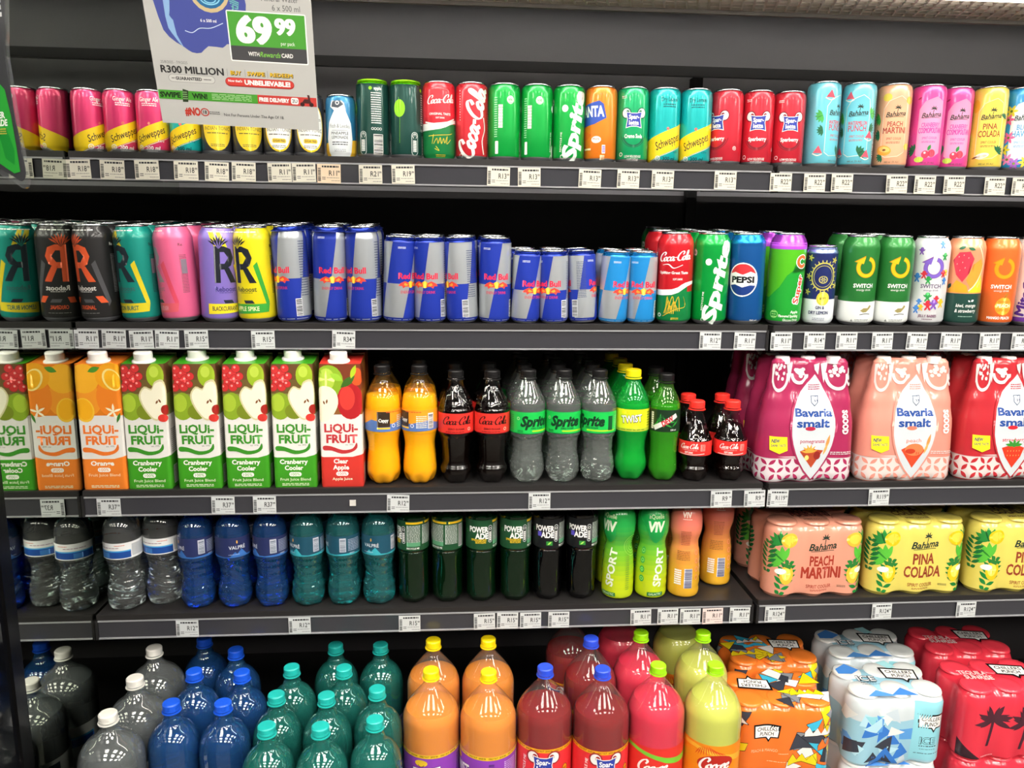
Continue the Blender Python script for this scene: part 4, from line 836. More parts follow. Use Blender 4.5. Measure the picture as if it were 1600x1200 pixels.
def lens(cx, y0, y1, w): return [(cx+w*math.sin(math.pi*t/12)**.8*sg, y0+(y1-y0)*(t/12 if sg > 0 else t/12)) for sg, rg in ((1, range(0, 13)), (-1, range(11, 0, -1))) for t in rg]
def bav(bg, pale, flavour, fcol, fruit):
    def f(c, sf, H):
        T = sf.T; rnd = random.Random(5)
        c.rect(-T/2, 2, T/2, 52, pale)
        for i in range(36):
            for j in range(3): c.leaf(-T/2+T*(i+.5)/36, 11+j*15, 17, 7, (45 if (i+j) % 2 else -45)+rnd.uniform(-12, 12), bg)
        c.poly([(-T/2+T*i/24, 52+2.5*math.sin(i)) for i in range(25)]+[(T/2, 49), (-T/2, 49)], bg)
        for o in (0, T/2):
            for x, r in ((-66, 22), (52, 20), (-22, 12), (86, 14)):
                c.ring(o+x, 206, r, 6, pale, 175, 365, ry=r*1.3)
                for i in range(14): c.ell(o+x+rnd.uniform(-.6, .6)*r, 206+rnd.uniform(-.5, .9)*r, 3.2, 3.4, pale, 10)
            for x in (-40, 10, 28, -88): c.poly([(o+x-7, 226), (o+x+8, 228), (o+x+4, 208), (o+x-1, 190)], pale)
            c.z += 6; c.poly(lens(o+5, 4, 216, 46), bg); c.z += 4; c.poly(lens(o+5, 8, 208, 42), '#c2c9ce'); c.z += 4
            c.fine(o-7, 178, o+17, 190, 3, bg, 3); c.poly([(o-3, 168), (o+13, 168), (o+12, 155), (o+5, 148), (o-2, 155)], '#3a4a6a'); c.poly([(o-1.6, 166.6), (o+11.6, 166.6), (o+10.6, 155.5), (o+5, 150.2), (o-.6, 155.5)], '#e2e6e8'); c.stroke([(o+5, 164), (o+5, 153)], .8, '#3a4a6a', sm=False); c.stroke([(o+1, 160), (o+9, 160)], .8, '#3a4a6a', sm=False)
            c.text('Bavaria', o+5, 136, 14, '#2a4a90', w=72, bold=.035); c.text('smalt', o+4, 116, 15, '#2a4a90', w=64, bold=.035); c.ell(o-2, 106, 10, 4, fcol)
            c.text(flavour, o+4, 82, 7, fcol, w=48 if len(flavour) > 6 else 30, bold=.01); fruit(c, o+4, 52)
            c.leaf(o+34, 80, 30, 6, 75, '#c88a4a'); c.leaf(o+30, 66, 24, 5, 70, '#d8a05a')
            c.text('SGOOD', o+66, 118, 11, '#f2e6e2', w=46, bold=.05, rot=-88)
            c.poly([(o-80, 92), (o-46, 90), (o-44, 64), (o-60, 58), (o-78, 66)], '#f2dc2a'); c.text('NEW', o-68, 83, 6.5, '#2a4a6a', w=16, bold=.04, shear=.2); c.text('SAME TASTE', o-62, 74, 4.5, '#2a4a6a', w=28, bold=.02)
            c.fine(o+40, 55, o+84, 62, 2, pale, 7)
    return f
def fp_pom(c, x, y): c.poly([(x-24, y+10), (x-8, y+18), (x+8, y+14), (x+22, y+12), (x, y-22)], '#a8452a'); [c.leaf(x-5+8*math.cos(math.radians(a)), y+8+8*math.sin(math.radians(a)), 18, 4, a, '#e8a040') for a in range(20, 180, 30)]; c.ell(x+10, y+2, 7, 8, '#8a2a24'); c.ell(x-10, y-2, 4, 5, '#e8c060')
def fp_peach(c, x, y): c.poly([(x-24, y+12), (x-6, y+22), (x+14, y+20), (x+24, y+10), (x, y-24)], '#c8482a'); c.ell(x+2, y+12, 19, 12, '#e8784a'); c.ell(x-6, y+9, 10, 5, '#b83a24')
def fp_straw(c, x, y):
    c.poly([(x-24, y+14), (x, y+22), (x+22, y+14), (x+16, y-4), (x, y-26), (x-16, y-4)], '#cc3a24')
    for a in (10, 50, 90, 130, 170): c.leaf(x+9*math.cos(math.radians(a)), y+19+4*math.sin(math.radians(a)), 18, 6, a, '#3a8a34')
    for i in range(10): c.leaf(x-12+(i % 5)*6, y+8-(i//5)*9, 3, 1.4, 80, '#f0b060')
BI = [(0, 4), (8, 0), (60, 0), (110, 2), (150, 8), (185, 15), (215, 18), (230, 20), (236, 26)]
BK = [(0, .35), (10, .12), (60, .06), (120, .08), (180, .3), (220, .45), (236, .5)]
BZ = [0, 4, 9, 20, 35, 50, 65, 80, 95, 110, 122, 132, 140, 147, 154, 161, 168, 175, 182, 189, 196, 203, 210, 217, 224, 230, 236]
for k_, bg_, pl_, fl_, fc_, fr_ in (('bavpom', '#a02c54', '#d6cdd0', 'pomegranate', '#a82a44', fp_pom), ('bavpeach', '#d88c7c', '#d8ccc8', 'peach', '#e27a64', fp_peach), ('bavstraw', '#b42c34', '#d8cecc', 'strawberry', '#c82a34', fp_straw)):
    pack(k_, 'bottle_six_pack', 94, 62, 31, 236, BI, BK, BZ, bg_, bav(bg_, pl_, fl_, fc_, fr_), None, lid=pl_, capr=13)
CI = [(0, 5), (7, 0), (133, 0), (141, 3), (148, 9), (152, 15)]; CK = [(0, .42), (10, .22), (60, .14), (110, .16), (135, .28), (152, .4)]
CZ = [0, 3, 7, 14, 30, 50, 75, 100, 120, 133, 138, 142, 146, 149, 152]
def bahp(lines, tcol, fc):
    def f(c, sf, H):
        T = sf.T
        for o in (0, T/2):
            bahama(c, o+8, 106, 1.6, '#2a3a30'); y = 76
            for t, hh, ww in lines: c.text(t, o+8, y, hh, tcol, w=ww, bold=.03); y -= hh*1.3
            c.text('SPIRIT COOLER', o+6, y+1, 7, tcol, w=52, bold=.01); c.fine(o-12, y-9, o+24, y-5, 2, tcol, 3); c.fine(o+44, y-2, o+60, y+3, 2, '#4a4a3a', 4)
            for x, sx in ((o-80, -1), (o+90, 1)):
                monstera(c, x-sx*2, 112, 30, 90-sx*20, '#2c8a3c', '#155a28'); monstera(c, x-sx*8, 78, 34, 90-sx*50, '#58b83c', '#2a7a2a'); fern(c, x-sx*4, 8, 66, 90+sx*14, '#1f7a35'); fern(c, x+sx*24, 50, 60, 88, '#1f6a35')
                c.ell(x-sx*19, 120, 17, 15, fc); c.ell(x-sx*19, 121, 12, 10, '#f2d24a'); c.ell(x-sx*17, 48, 14, 20, fc); c.ell(x-sx*16, 50, 9, 13, '#f6dc5a'); c.ell(x-sx*4, 56, 11, 6, '#f4f0e2'); c.poly([(x-sx*24, 60), (x-sx*30, 76), (x-sx*20, 70), (x-sx*14, 82), (x-sx*10, 66)], '#2f7a34')
    def top(c):
        y = 14
        for t, hh, ww in lines: c.text(t, 0, y, hh, '#7a4038' if fc != '#f0c01c' else '#7a6038', w=ww, bold=.03); y -= hh*1.25
        c.text('SPIRIT COOLER', 0, y, 6, '#7a5a44', w=50); c.ell(80, 20, 16, 10, fc); c.leaf(-80, 30, 30, 10, 30, '#3a8a3a')
    return f, top
for k_, bg_, ln_, tc_, fc_ in (('bahpeach', '#dc967e', [('PEACH', 19, 50), ('MARTINI', 23, 78)], '#a0382a', '#f2b83a'), ('bahpina', '#dccc62', [('PINA', 21, 46), ('COLADA', 22, 76)], '#94402a', '#f0c01c')):
    a_, b_ = bahp(ln_, tc_, fc_); pack(k_, 'can_six_pack', 99, 66, 33, 152, CI, CK, CZ, bg_, a_, b_)
def shards(c, x0, y0, x1, y1, n, seed, cols, line, t=1.2, sc=1.0):
    rnd = random.Random(seed)
    for i in range(n):
        cx, cy = rnd.uniform(x0, x1), rnd.uniform(y0, y1); a = rnd.uniform(0, 6.28); m = rnd.choice((3, 3, 4)); pts = []
        for j in range(m): aa = a+j*2*math.pi/m+rnd.uniform(-.4, .4); rr = rnd.uniform(12, 26)*sc; pts.append((cx+rr*math.cos(aa), cy+rr*.85*math.sin(aa)))
        col = rnd.choice(cols)
        if line: c.outl(pts, col, line, t)
        else: c.poly(pts, col)
def zig(c, x0, y0, w, n, h, col, line='#1a1a1a'):
    pts = [(x0+w*i/(2*n), y0+(h if i % 2 else 0)) for i in range(2*n+1)]+[(x0+w, y0-h*.7), (x0+w*.5, y0-h*.3), (x0, y0-h*.8)]; c.outl(pts, col, line, 1.1)
OC = ['#3fb8d8', '#f0d41c', '#f2ece6', '#3a3d48', '#86898e', '#3fb8d8', '#f0d41c']
def ch_orange(c, sf, H):
    for o in (0, sf.T/2):
        shards(c, o+16, 10, o+128, H-16, 24, 3, OC, '#1c1c20', sc=1.35); zig(c, o+10, 36, 56, 3, 14, '#f0d41c'); zig(c, o+40, 96, 60, 4, 12, '#f2ece6'); zig(c, o+66, 70, 50, 3, 14, '#e8742a')
        chillers(c, o-36, 98, 1.1); c.text('PEACH & MANGO', o-38, 58, 6, '#f6c89a', w=52, bold=0); c.fine(o-10, 50, o+10, 53, 1, '#f6c89a'); c.fine(o-30, 32, o+6, 35, 1, '#f6c89a'); shards(c, o-128, 10, o-84, H-16, 7, 9, OC, '#1c1c20')
def ch_orange_top(c):
    shards(c, -88, -50, 6, 50, 18, 6, OC, '#1c1c20', sc=1.3); zig(c, -90, -20, 70, 4, 12, '#f0d41c'); zig(c, -60, 30, 60, 4, 10, '#f2ece6'); chillers(c, 44, 14, 1.4, -6)
def ch_orange_top2(c):
    shards(c, 0, -50, 88, 50, 18, 8, OC, '#1c1c20', sc=1.3); zig(c, 20, -20, 66, 4, 12, '#f0d41c'); chillers(c, -40, 12, 1.4, 174)
IC = ['#3a78c8', '#8fd0dc', '#c4d2da', '#3a3d48', '#3a78c8', '#b4dce8', '#dfe3e0', '#5a9ad8']
def ch_ice(c, sf, H):
    for o in (0, sf.T/2):
        shards(c, o-120, 10, o+20, H-22, 26, 12, IC, None, sc=1.15); c.outl([(o-50, 6), (o-24, 40), (o+2, 6)], '#3a78c8', '#3a78c8'); c.outl([(o-36, 6), (o-24, 24), (o-10, 6)], '#3a3d48', '#3a3d48')
        c.poly([(o+26, 12), (o+30, H-14), (o+96, H-14), (o+100, 10)], '#8fd0dc'); chillers(c, o+64, 96, 1.15); c.text('ICE', o+60, 54, 14, '#22303a', w=32, bold=.06); c.text('ICE', o+60, 54, 14, '#8fd0dc', w=31, bold=.012); c.fine(o+44, 40, o+80, 44, 1, '#22303a'); c.fine(o+46, 34, o+78, 36, 1, '#22303a'); c.fine(o+36, 24, o+92, 27, 1, '#3a4a5a', 8)
def ch_ice_top(c):
    c.poly([(-88, 40), (-60, 58), (-40, 34), (-62, 20), (-90, 22)], '#4a8ad8'); c.poly([(-20, -58), (10, -34), (34, -62)], '#4a8ad8'); c.poly([(10, 60), (34, 66), (44, 40), (24, 36)], '#a4dce2'); c.poly([(-70, -60), (-44, -40), (-10, -62)], '#5a9ae0')
    c.text('ICE', -42, 2, 17, '#22303a', w=38, bold=.07, rot=-4); c.text('ICE', -42, 2, 17, '#e8ecec', w=37, bold=.015, rot=-4); c.fine(-60, -14, -26, -10, 1, '#22303a'); c.fine(-60, -20, -22, -17, 1, '#4a5a6a'); chillers(c, 36, 14, 1.5, -8)
def ch_teq(c, sf, H):
    for o in (0, sf.T/2):
        c.poly([(o-110, 4), (o-110, 44), (o-60, 6)], '#3a2028')
        for x, y, s in ((o-40, 92, 58), (o+34, 84, 62), (o+92, 90, 44)):
            palm(c, x, y, s, '#4a2430')
            for a in (0, 30, 75, 130, 170, 215): r = math.radians(a); c.leaf(x+.3*s*math.cos(r), y+.22*s*math.sin(r), .6*s, .12*s, a-12, '#4a2430')
        c.fine(o-60, 10, o-30, 14, 1, '#f0b0b0')
def ch_teq_top(c):
    c.text('TEQUILA', -46, 8, 13, '#f4dcdc', w=58, bold=.02, rot=-6); c.text('SUNRISE', -42, -9, 13, '#f4dcdc', w=58, bold=.02, rot=-6); c.fine(-36, -20, -14, -17, 1, '#f4dcdc'); chillers(c, 40, 14, 1.5, -8)
pack('ch_or', 'can_six_pack', 99, 66, 33, 152, CI, CK, CZ, '#e8752a', ch_orange, ch_orange_top2, lid='#f08030')
pack('ch_or2', 'can_six_pack', 99, 66, 33, 152, CI, CK, CZ, '#e8752a', ch_orange, ch_orange_top, lid='#f08030')
pack('ch_ice', 'can_six_pack', 99, 66, 33, 152, CI, CK, CZ, ['#98c6d8', '#ccd6da'], ch_ice, ch_ice_top, lid='#dadedc', zones=[100])
pack('ch_teq', 'can_six_pack', 99, 66, 33, 152, CI, CK, CZ, '#dc3446', ch_teq, ch_teq_top, lid='#ee3f50')
# ------------------------------------------------------------------ the cooler and the shop around it
X0, XJ, X1 = -.662, .588, 1.86
YF = [.052, .023, -.008, 0.0]; ZS = [.1425, -.1485, -.446, -.688]; ZD, ZDR = -1.10, -1.185
DARK = M('#252324', .45, .3, noise=.12); RAIL = M('#39393e', .16, 0, .3); EDGE = M('#a9aaae', .3, .4); WALL_LIT = M('#c8c7ce', .5, 0, noise=.12)
def tbox(name, x0, x1, y0, y1, z0, z1, mat, parent=None, bev=0, kind=None, label=None):
    o = link(name, bmesh_me(name, boxv(x0, x1, y0, y1, z0+ZO, z1+ZO, bev), mat), parent)
    if kind: o['kind'] = kind
    if label: o['label'] = label
    return o
tbox('floor', -3.2, 4.2, -4.6, 1.0, -1.56, -1.5, M('#4a4843', .4, noise=.1), kind='structure')
tbox('ceiling', -3.2, 4.2, -4.6, 1.0, 1.3, 1.36, M('#6a6a68', .7), kind='structure')
tbox('wall_back', -1.2, X1+.1, .60, .64, -1.5, .12, M('#3f3d3f', .5, 0, noise=.12), kind='structure')  # lower back wall: shade behind the shelves is put into this darker colour
tbox('wall_upper', -1.2, X1+.1, .60, .64, .12, 1.3, WALL_LIT, kind='structure')  # top of the same wall, its brighter lighting painted in as paler colour
tbox('wall_right', X1+.04, X1+.1, -.3, .60, -1.5, 1.3, DARK, kind='structure')
tbox('wall_front', -3.2, 4.2, -4.6, -4.5, -1.5, 1.3, M('#4c4a48', .6), kind='structure')
tbox('trim_1', -1.2, X1, .585, .60, .405, .428, M('#5a5a5c', .4, .4), kind='structure')
tbox('trim_2', -1.2, X1, .592, .60, .30, .306, M('#2e2e30', .4, .4), kind='structure')
tbox('trim_3', -1.2, X1, .592, .60, -.07, -.064, M('#2a2a2c', .4, .4), kind='structure')
up = tbox('upright_post', XJ-.004, XJ+.022, .575, .60, -1.1, .40, M('#1d1c1d', .4, .4)); tag(up, 'slotted black upright post on the back panel between the two shelf bays', 'post')
# mirrored end wall
mir = tbox('mirror_panel', X0-.006, X0, -.235, .60, -1.4, .56, M('#d6dcd2', .025, 1.0)); tag(mir, 'tall mirrored end panel reflecting the drinks on the left side', 'mirror')
mf = tbox('panel_frame', X0-.03, X0+.001, -.262, -.235, -1.4, .56, M('#0c0c0d', .25)); tag(mf, 'black edge frame of the mirrored end panel', 'frame')
mg = tbox('end_panel', X0-.02, X0-.004, -.75, -.262, -1.4, .56, M('#0d0e12', .08)); tag(mg, 'black glossy end panel in front of the mirror at the left edge', 'panel')
tbox('ceiling_1', -1.2, X1, .0, .62, .56, .58, DARK, kind='structure')
can_ = bpy.data.objects.new('cooler_canopy', None); COL.objects.link(can_); can_.location = (.6, -.1, ZO+.39); tag(can_, 'pale canopy above the top shelf with an air grille', 'canopy')
def child(name, bm, mat, par, off, **k):
    me = bmesh_me(name, bm, mat); o = link(name, me, par, (-off[0], -off[1], -off[2])); return o
OFF = (.6, -.1, ZO+.39)
child('canopy_fascia', boxv(X0, X1, -.30, -.135, .40+ZO, .62+ZO, .006), M('#d8d6d2', .5), can_, OFF)
child('canopy_housing', boxv(X0, X1, -.135, 0.0, .42+ZO, .60+ZO), M('#34322f', .6), can_, OFF)
child('light_diffuser', boxv(X0+.02, X1-.02, -.155, -.108, .388+ZO, .40+ZO, .003), M('#fffaf0', .5, emit=STRIP_E), can_, OFF)
gb = bmesh.new()
def gbar(p, q, t=.0011, hz=.006):
    d = Vector((q[0]-p[0], q[1]-p[1], 0)); n = Vector((-d.y, d.x, 0)).normalized()*t; vs = []
    for zz in (.390, .390+hz):
        for pt, sg in ((p, 1), (p, -1), (q, -1), (q, 1)): vs.append(gb.verts.new((pt[0]+n.x*sg, pt[1]+n.y*sg, zz+ZO)))
    for f in ((0, 1, 2, 3), (7, 6, 5, 4), (0, 4, 5, 1), (1, 5, 6, 2), (2, 6, 7, 3), (3, 7, 4, 0)): gb.faces.new([vs[i] for i in f])
for i in range(6): gbar((X0, -.098+i*.0185), (X1, -.098+i*.0185), .0016)
x = X0
while x < X1-.02: gbar((x, -.1), (x+.03, -.002), .0016); x += .019
gb_o = child('air_grille', gb, M('#cfc6bb', .5), can_, OFF)
child('grille_frame', boxv(X0, X1, -.004, .004, .384+ZO, .40+ZO), M('#6a6560', .5), can_, OFF)
# ceiling lamps of the shop (their reflections show as small bright squares)
li_ = 0
for iy, yy in enumerate((-1.35, -2.35, -3.45)):
    for ix, xx in enumerate((-2.1, -.7, .7, 2.1, 3.5)):
        e = bpy.data.objects.new('ceiling_lamp', None); COL.objects.link(e); e.location = (xx, yy, ZO+1.29)
        tag(e, 'square twin-panel ceiling lamp on the shop ceiling', 'lamp', 'shop ceiling lamps')
        fr = link('lamp_frame', bmesh_me('lamp_frame', boxv(-.33, .33, -.33, .33, -.012, .01), M('#e8e8e6', .5)), e)
        for sx in (-.16, .16): link('lamp_panel', bmesh_me('lamp_panel', boxv(sx-.14, sx+.14, -.3, .3, -.02, -.012), M('#fff8ee', .5, emit=PANEL_E)), e)
# shelves
def shelf(y0, z0, xa, xb, label, depth=.45):
    e = bpy.data.objects.new('cooler_shelf', None); COL.objects.link(e); e.location = ((xa+xb)/2, y0, z0+ZO); tag(e, label, 'shelf', 'black cooler shelves')
    hx = (xb-xa)/2
    def pb(n, *a, mat=DARK, bev=0): return link(n, bmesh_me(n, boxv(*a, bev), mat), e)
    pb('shelf_board', -hx, hx, .006, depth, -.018, 0, mat=M('#302e2e', .36, .3, noise=.1)); pb('front_lip', -hx, hx, -.003, .006, -.010, .0015, mat=M('#2b2929', .4, .2), bev=.001)
    r = pb('price_rail', -hx+.002, hx-.002, -.002, .004, -.044, -.010, mat=RAIL)
    for za, zb in ((-.0125, -.0095), (-.0465, -.0435)): pb('rail_edge', -hx+.002, hx-.002, -.0045, .003, za, zb, mat=EDGE, bev=.0006)
    for sx in (-1, 1): pb('end_cap', sx*hx-.0025, sx*hx+.0025, -.005, .02, -.047, -.009, mat=M('#1c1b1c', .4))
    return e
nm = ['top', 'second', 'third', 'fourth']; what = [('small soda and tonic cans', 'tall cocktail cans'), ('energy drink cans', 'tall energy and gin cans'), ('juice cartons and soda bottles', 'malt drink bottle packs'), ('water and sports drink bottles', 'cocktail can packs')]
for i in range(4):
    shelf(YF[i], ZS[i], X0+.003, XJ-.003, 'left bay shelf, %s from above, carrying %s' % (nm[i], what[i][0]))
    shelf(YF[i]+(.0 if i else .004), ZS[i]+(-.001 if i else .0), XJ+.008, X1, 'right bay shelf, %s from above, carrying %s' % (nm[i], what[i][1]))
for xa, xb, z, s in ((X0+.003, .545, ZD, 'left'), (.549, X1, ZDR, 'right')):
    o = tbox('bottom_deck', xa, xb, -.30, .58, z-.04, z, M('#2c2a2a', .4, .3)); tag(o, 'bottom deck of the cooler in the %s bay under the big %s' % (s, 'bottles' if s == 'left' else 'can packs'), 'deck')
# ------------------------------------------------------------------ price tickets
TK = {}
def ticket(sh, px, price, rail='', tint=0, sup='99', label=None):
    y0 = YF[sh]; zc = ZS[sh]-.0285; p = at_y(px, (268, 526, 776, 968)[sh], y0-.005)
    rnd = random.Random(px); k = (price, sup, tint)
    if k not in TK:
        b = bmesh_me('price_ticket', boxv(-.0203, .0203, -.0004, .0004, -.0163, .0163), M(['#d2cebf', '#c6caca', '#dcc6aa', '#dcc8c4'][tint], .6))
        c = Print(); c.bars(-19, -13, -14, 10, 15, '#26262a', horiz=True); c.fine(-12, 10, 17, 14, 1, '#2c2c30', 3, .8); c.text(price, 7 if len(price) < 4 else 5, 1, 8.6, '#1c1c20', w=4.4*len(price)+1, bold=.01); c.text(sup, 17, 3.5, 3.6, '#1c1c20', w=4)
        c.fine(-12, -11, -6, -5, 2, '#3a3a40', 5); c.fine(-4, -8, 18, -6, 1, '#5a5a60', 7); c.fine(4, -13, 19, -11, 1, '#5a5a60', 9)
        TK[k] = (b, c.build('printed_price', Flat(), matf=lambda h: M(h, .6)))
    b, t = TK[k]
    e = bpy.data.objects.new('price_ticket', None); COL.objects.link(e)
    e.location = (p.x, y0-.0055, zc+ZO+rnd.uniform(-.0008, .0008)); e.rotation_euler = (0, rnd.uniform(-.03, .03), 0)
    tag(e, label or 'price ticket reading %s.%s on the rail %s' % (price, sup, rail), 'price tag', 'price tickets on the shelf rails')
    bo = link('ticket_card', b, e); link('printed_price', t, e, (0, -.0004, 0))
T0 = [(123, 'R18', 'under the leftmost pink can'), (176, 'R18', 'under the second pink can'), (230, 'R18', 'under the third pink can'), (291, 'R18', 'under the half-hidden small teal can'), (339, 'R18', 'under the left yellow oval can'), (381, 'R18', 'under the right yellow oval can'), (437, 'R11', 'under the left white oval can'), (475, 'R11', 'under the right white oval can'), (514, 'R11', 'under the blue lemonade can'), (579, 'R21', 'under the left dark green can'), (630, 'R19', 'under the right dark green can'), (779, 'R13', 'under the leftmost bright green can'), (827, 'R13', 'under the middle bright green can'), (922, 'R13', 'under the orange can'), (982, 'R13', 'under the emerald can'), (1036, 'R13', 'under the tall teal cans, torn edge'), (1134, 'R13', 'under the left red berry can'), (1221, 'R22', 'before the left light blue can'), (1274, 'R22', 'under the left light blue can'), (1317, 'R22', 'under the right light blue can'), (1403, 'R22', 'under the peach can'), (1447, 'R22', 'under the left magenta can'), (1493, 'R22', 'under the right magenta can'), (1557, 'R22', 'under the yellow cocktail can'), (1600, 'R22', 'under the blue flowered can')]
T1 = [(135, 'R11', 'under the black energy can'), (178, 'R11', 'left of the teal energy can middle'), (221, 'R11', 'under the teal energy can'), (261, 'R11', 'left under the bright pink can'), (307, 'R15', 'right under the bright pink can'), (411, 'R15', 'under the yellow energy can'), (537, 'R34', 'under the tallest blue silver cans'), (1110, 'R12', 'under the tall lime green can'), (1164, 'R11', 'under the blue cola can'), (1221, 'R11', 'under the green can with purple top'), (1273, 'R14', 'under the navy gin can'), (1323, 'R11', 'under the left green arrow can'), (1379, 'R11', 'under the right green arrow can'), (1433, 'R11', 'under the white arrow can'), (1486, 'R11', 'under the fruit picture can'), (1547, 'R11', 'under the orange arrow can'), (1597, 'R11', 'under the white and purple can')]
T2 = [(169, 'R37', 'under the orange carton'), (348, 'R37', 'under the second green carton'), (413, 'R37', 'under the third green carton'), (622, 'R12', 'under the orange juice bottles'), (843, 'R12', 'under the clear bottles'), (1127, 'R9', 'under the small cola bottles'), (1179, 'R9', 'at the right end beside the bay joint'), (1215, 'R119', 'under the crimson pack'), (1373, 'R119', 'under the pale pink pack')]
T3 = [(292, 'R12', 'under the left blue water bottle'), (468, 'R12', 'under the left teal water bottle'), (640, 'R15', 'under the leftmost dark green sports bottle'), (757, 'R15', 'under the third dark green sports bottle'), (793, 'R15', 'under the fourth dark green sports bottle'), (829, 'R15', 'between green and black sports bottles'), (873, 'R15', 'under the left black sports bottle'), (1001, 'R11', 'under the right green sleeved bottle'), (1043, 'R11', 'left under the first coral bottle'), (1078, 'R11', 'right under the first coral bottle'), (1113, 'R11', 'under the second coral bottle'), (1155, 'R11', 'at the right end of the left bay'), (1210, 'R124', 'under the peach can pack'), (1376, 'R124', 'under the middle yellow pack'), (1507, 'R124', 'under the rightmost yellow pack')]
for sh, T in enumerate((T0, T1, T2, T3)):
    for px, pr, wh in T: ticket(sh, px, pr, wh, tint=(2 if px == 514 else 3 if px == 1113 else 0 if sh == 0 else 1), sup='49' if pr == 'R15' and sh == 1 else '99')
st = tbox('torn_sticker', 0, .011, -.0015, .0, -.006, .005, M('#c9c6c0', .6)); p = at_y(546, 768, YF[2]-.005); st.location = (p.x, YF[2]-.0045, ZS[2]-.026); tag(st, 'small torn scrap of white sticker on the carton shelf rail', 'sticker')
# ------------------------------------------------------------------ stock on the shelves
TILT = math.radians(3.2)
TAKEN = []
REQ = []
def put(key, x, y, z, rot, label, group=None, tilt=0, w=1.0): REQ.append([key, x, y, z, rot, label, group, tilt, w])
RAD = {}
def radius(key):
    if key not in RAD: RAD[key] = max(math.hypot(v.co.x, v.co.y) for n, me, *_ in PROTO[key].parts if n in ('can_body', 'bottle_body', 'label_sleeve') for v in me.vertices)+.0002
    return RAD[key]
def settle():
    """nudge round things on one shelf apart until none overlap, then build them"""
    byz = {}
    for q in REQ:
        if PROTO[q[0]].kind in ('drink_can', 'plastic_bottle'): byz.setdefault((round(q[3]*20) if not q[7] else 'tilt'), []).append(q)
    for L in byz.values():
        for it in range(120):
            mv = 0
            for i in range(len(L)):
                for j in range(i+1, len(L)):
                    a, b = L[i], L[j]; dx, dy = b[1]-a[1], b[2]-a[2]
                    if abs(dx) > .12 or abs(dy) > .12: continue
                    d = math.hypot(dx, dy); m = radius(a[0])+radius(b[0])
                    if d < m-1e-5:
                        mv = max(mv, m-d); d = d or 1e-6; wa, wb = a[8], b[8]; s_ = (m-d)/d/(wa+wb)
                        a[1] -= dx*s_*wa; a[2] -= dy*s_*wa; b[1] += dx*s_*wb; b[2] += dy*s_*wb
            for q in L: q[1] = max(q[1], X0+radius(q[0])+.001)
            if mv < 2e-5: break
    for key, x, y, z, rot, label, group, tilt, w_ in REQ:
        if tilt: z = ZS[1]+.0002+(-.001 if x > XJ else 0)+(y-YF[1])*math.tan(tilt)
        if PROTO[key].kind in ('drink_can', 'plastic_bottle'): rot -= math.degrees(math.atan2(x, y+DIST))   # turned as seen from the aisle
        PROTO[key].put((x, y, z), (tilt, 0, math.radians(rot)), label, group)
def row(sh, items, py, ysh, group, tilt=0, right=False):
    """items: (kind, px centre, turn, label, copies behind, pitch, offset)"""
    for it in items:
        key, px, rot, label, nb, pitch, dy = (list(it)+[0, .07, 0])[:7] if len(it) < 7 else it
        y = YF[sh]+ysh+dy; p = at_y(px, py, y); zb = ZS[sh]+.0002+(-.001 if right and sh else 0)
        for k in range(nb+1):
            d = ysh+dy+k*pitch
            lb = label if k == 0 else '%s %s' % ({1: 'next behind:', 2: 'third in file:', 3: 'fourth in file:', 4: 'fifth in file:'}[k], label)
            if k: lb = ' '.join(lb.split()[:16])
            xx = p.x+(random.uniform(-.004, .004) if k else 0)
            if sh == 2 or sh == 3: xx = max(xx, X0+.04)
            put(key, xx, YF[sh]+d*math.cos(tilt), zb+d*math.sin(tilt), rot+(random.uniform(-60, 60) if k and 'j_' not in key and 'bav' not in key and 'bah' not in key else 0), lb, group, tilt, .3 if k == 0 else 1.0)
G1 = 'cans on the top shelf'
row(0, [('ginger', 133, 38, 'leftmost small pink ginger can beside the mirror'), ('ginger', 187, 8, 'second small pink ginger can from the mirror'), ('ginger', 239, -14, 'third small pink ginger can, next to the hanging poster'),
 ('drylemon', 291, -20, 'small teal can half hidden below the white poster'), ('tonic', 340, 0, 'dark tonic can with yellow oval label, left one below the poster'), ('tonic', 386, 4, 'dark tonic can with yellow oval label, right one below the poster'),
 ('tonicfree', 435, 0, 'dark sugar free tonic can with white oval, left one'), ('tonicfree', 482, 4, 'dark sugar free tonic can with white oval, right one')], 195, .030, G1)
row(0, [('lemonade', 533, -6, 'small blue lemonade can with tall white animal-shaped label')], 200, .030, G1)
row(0, [('apple', 584, -92, 'dark green slim can with lime rim and barcode showing'), ('apple', 635, -24, 'dark green slim can with lime rim and lime green dot'), ('colasig', 686, 4, 'slim red cola can with green signed lower half'),
 ('colavert', 737, 0, 'slim red cola can with white script running upward'), ('lime', 788, 112, 'slim bright green can, turned to its small print, leftmost of three'), ('lime', 838, 100, 'slim bright green can, turned sideways, middle of three'), ('lime', 888, 12, 'slim bright green can with big white upward lettering'),
 ('orange', 938, -22, 'slim orange can with blue and white logo'), ('creme', 988, 6, 'slim emerald green can with blue badge and white eyes'), ('teal300', 1037, 16, 'slim teal can with yellow band, left of two'), ('teal300', 1086, 4, 'slim teal can with yellow band, right of two'),
 ('sparberry', 1134, -36, 'slim red berry can turned left, first of three'), ('sparberry', 1183, 4, 'slim red berry can with blue badge, second of three'), ('sparberry', 1231, 10, 'slim red berry can at the end of the left bay, third of three')], 195, .032, G1)
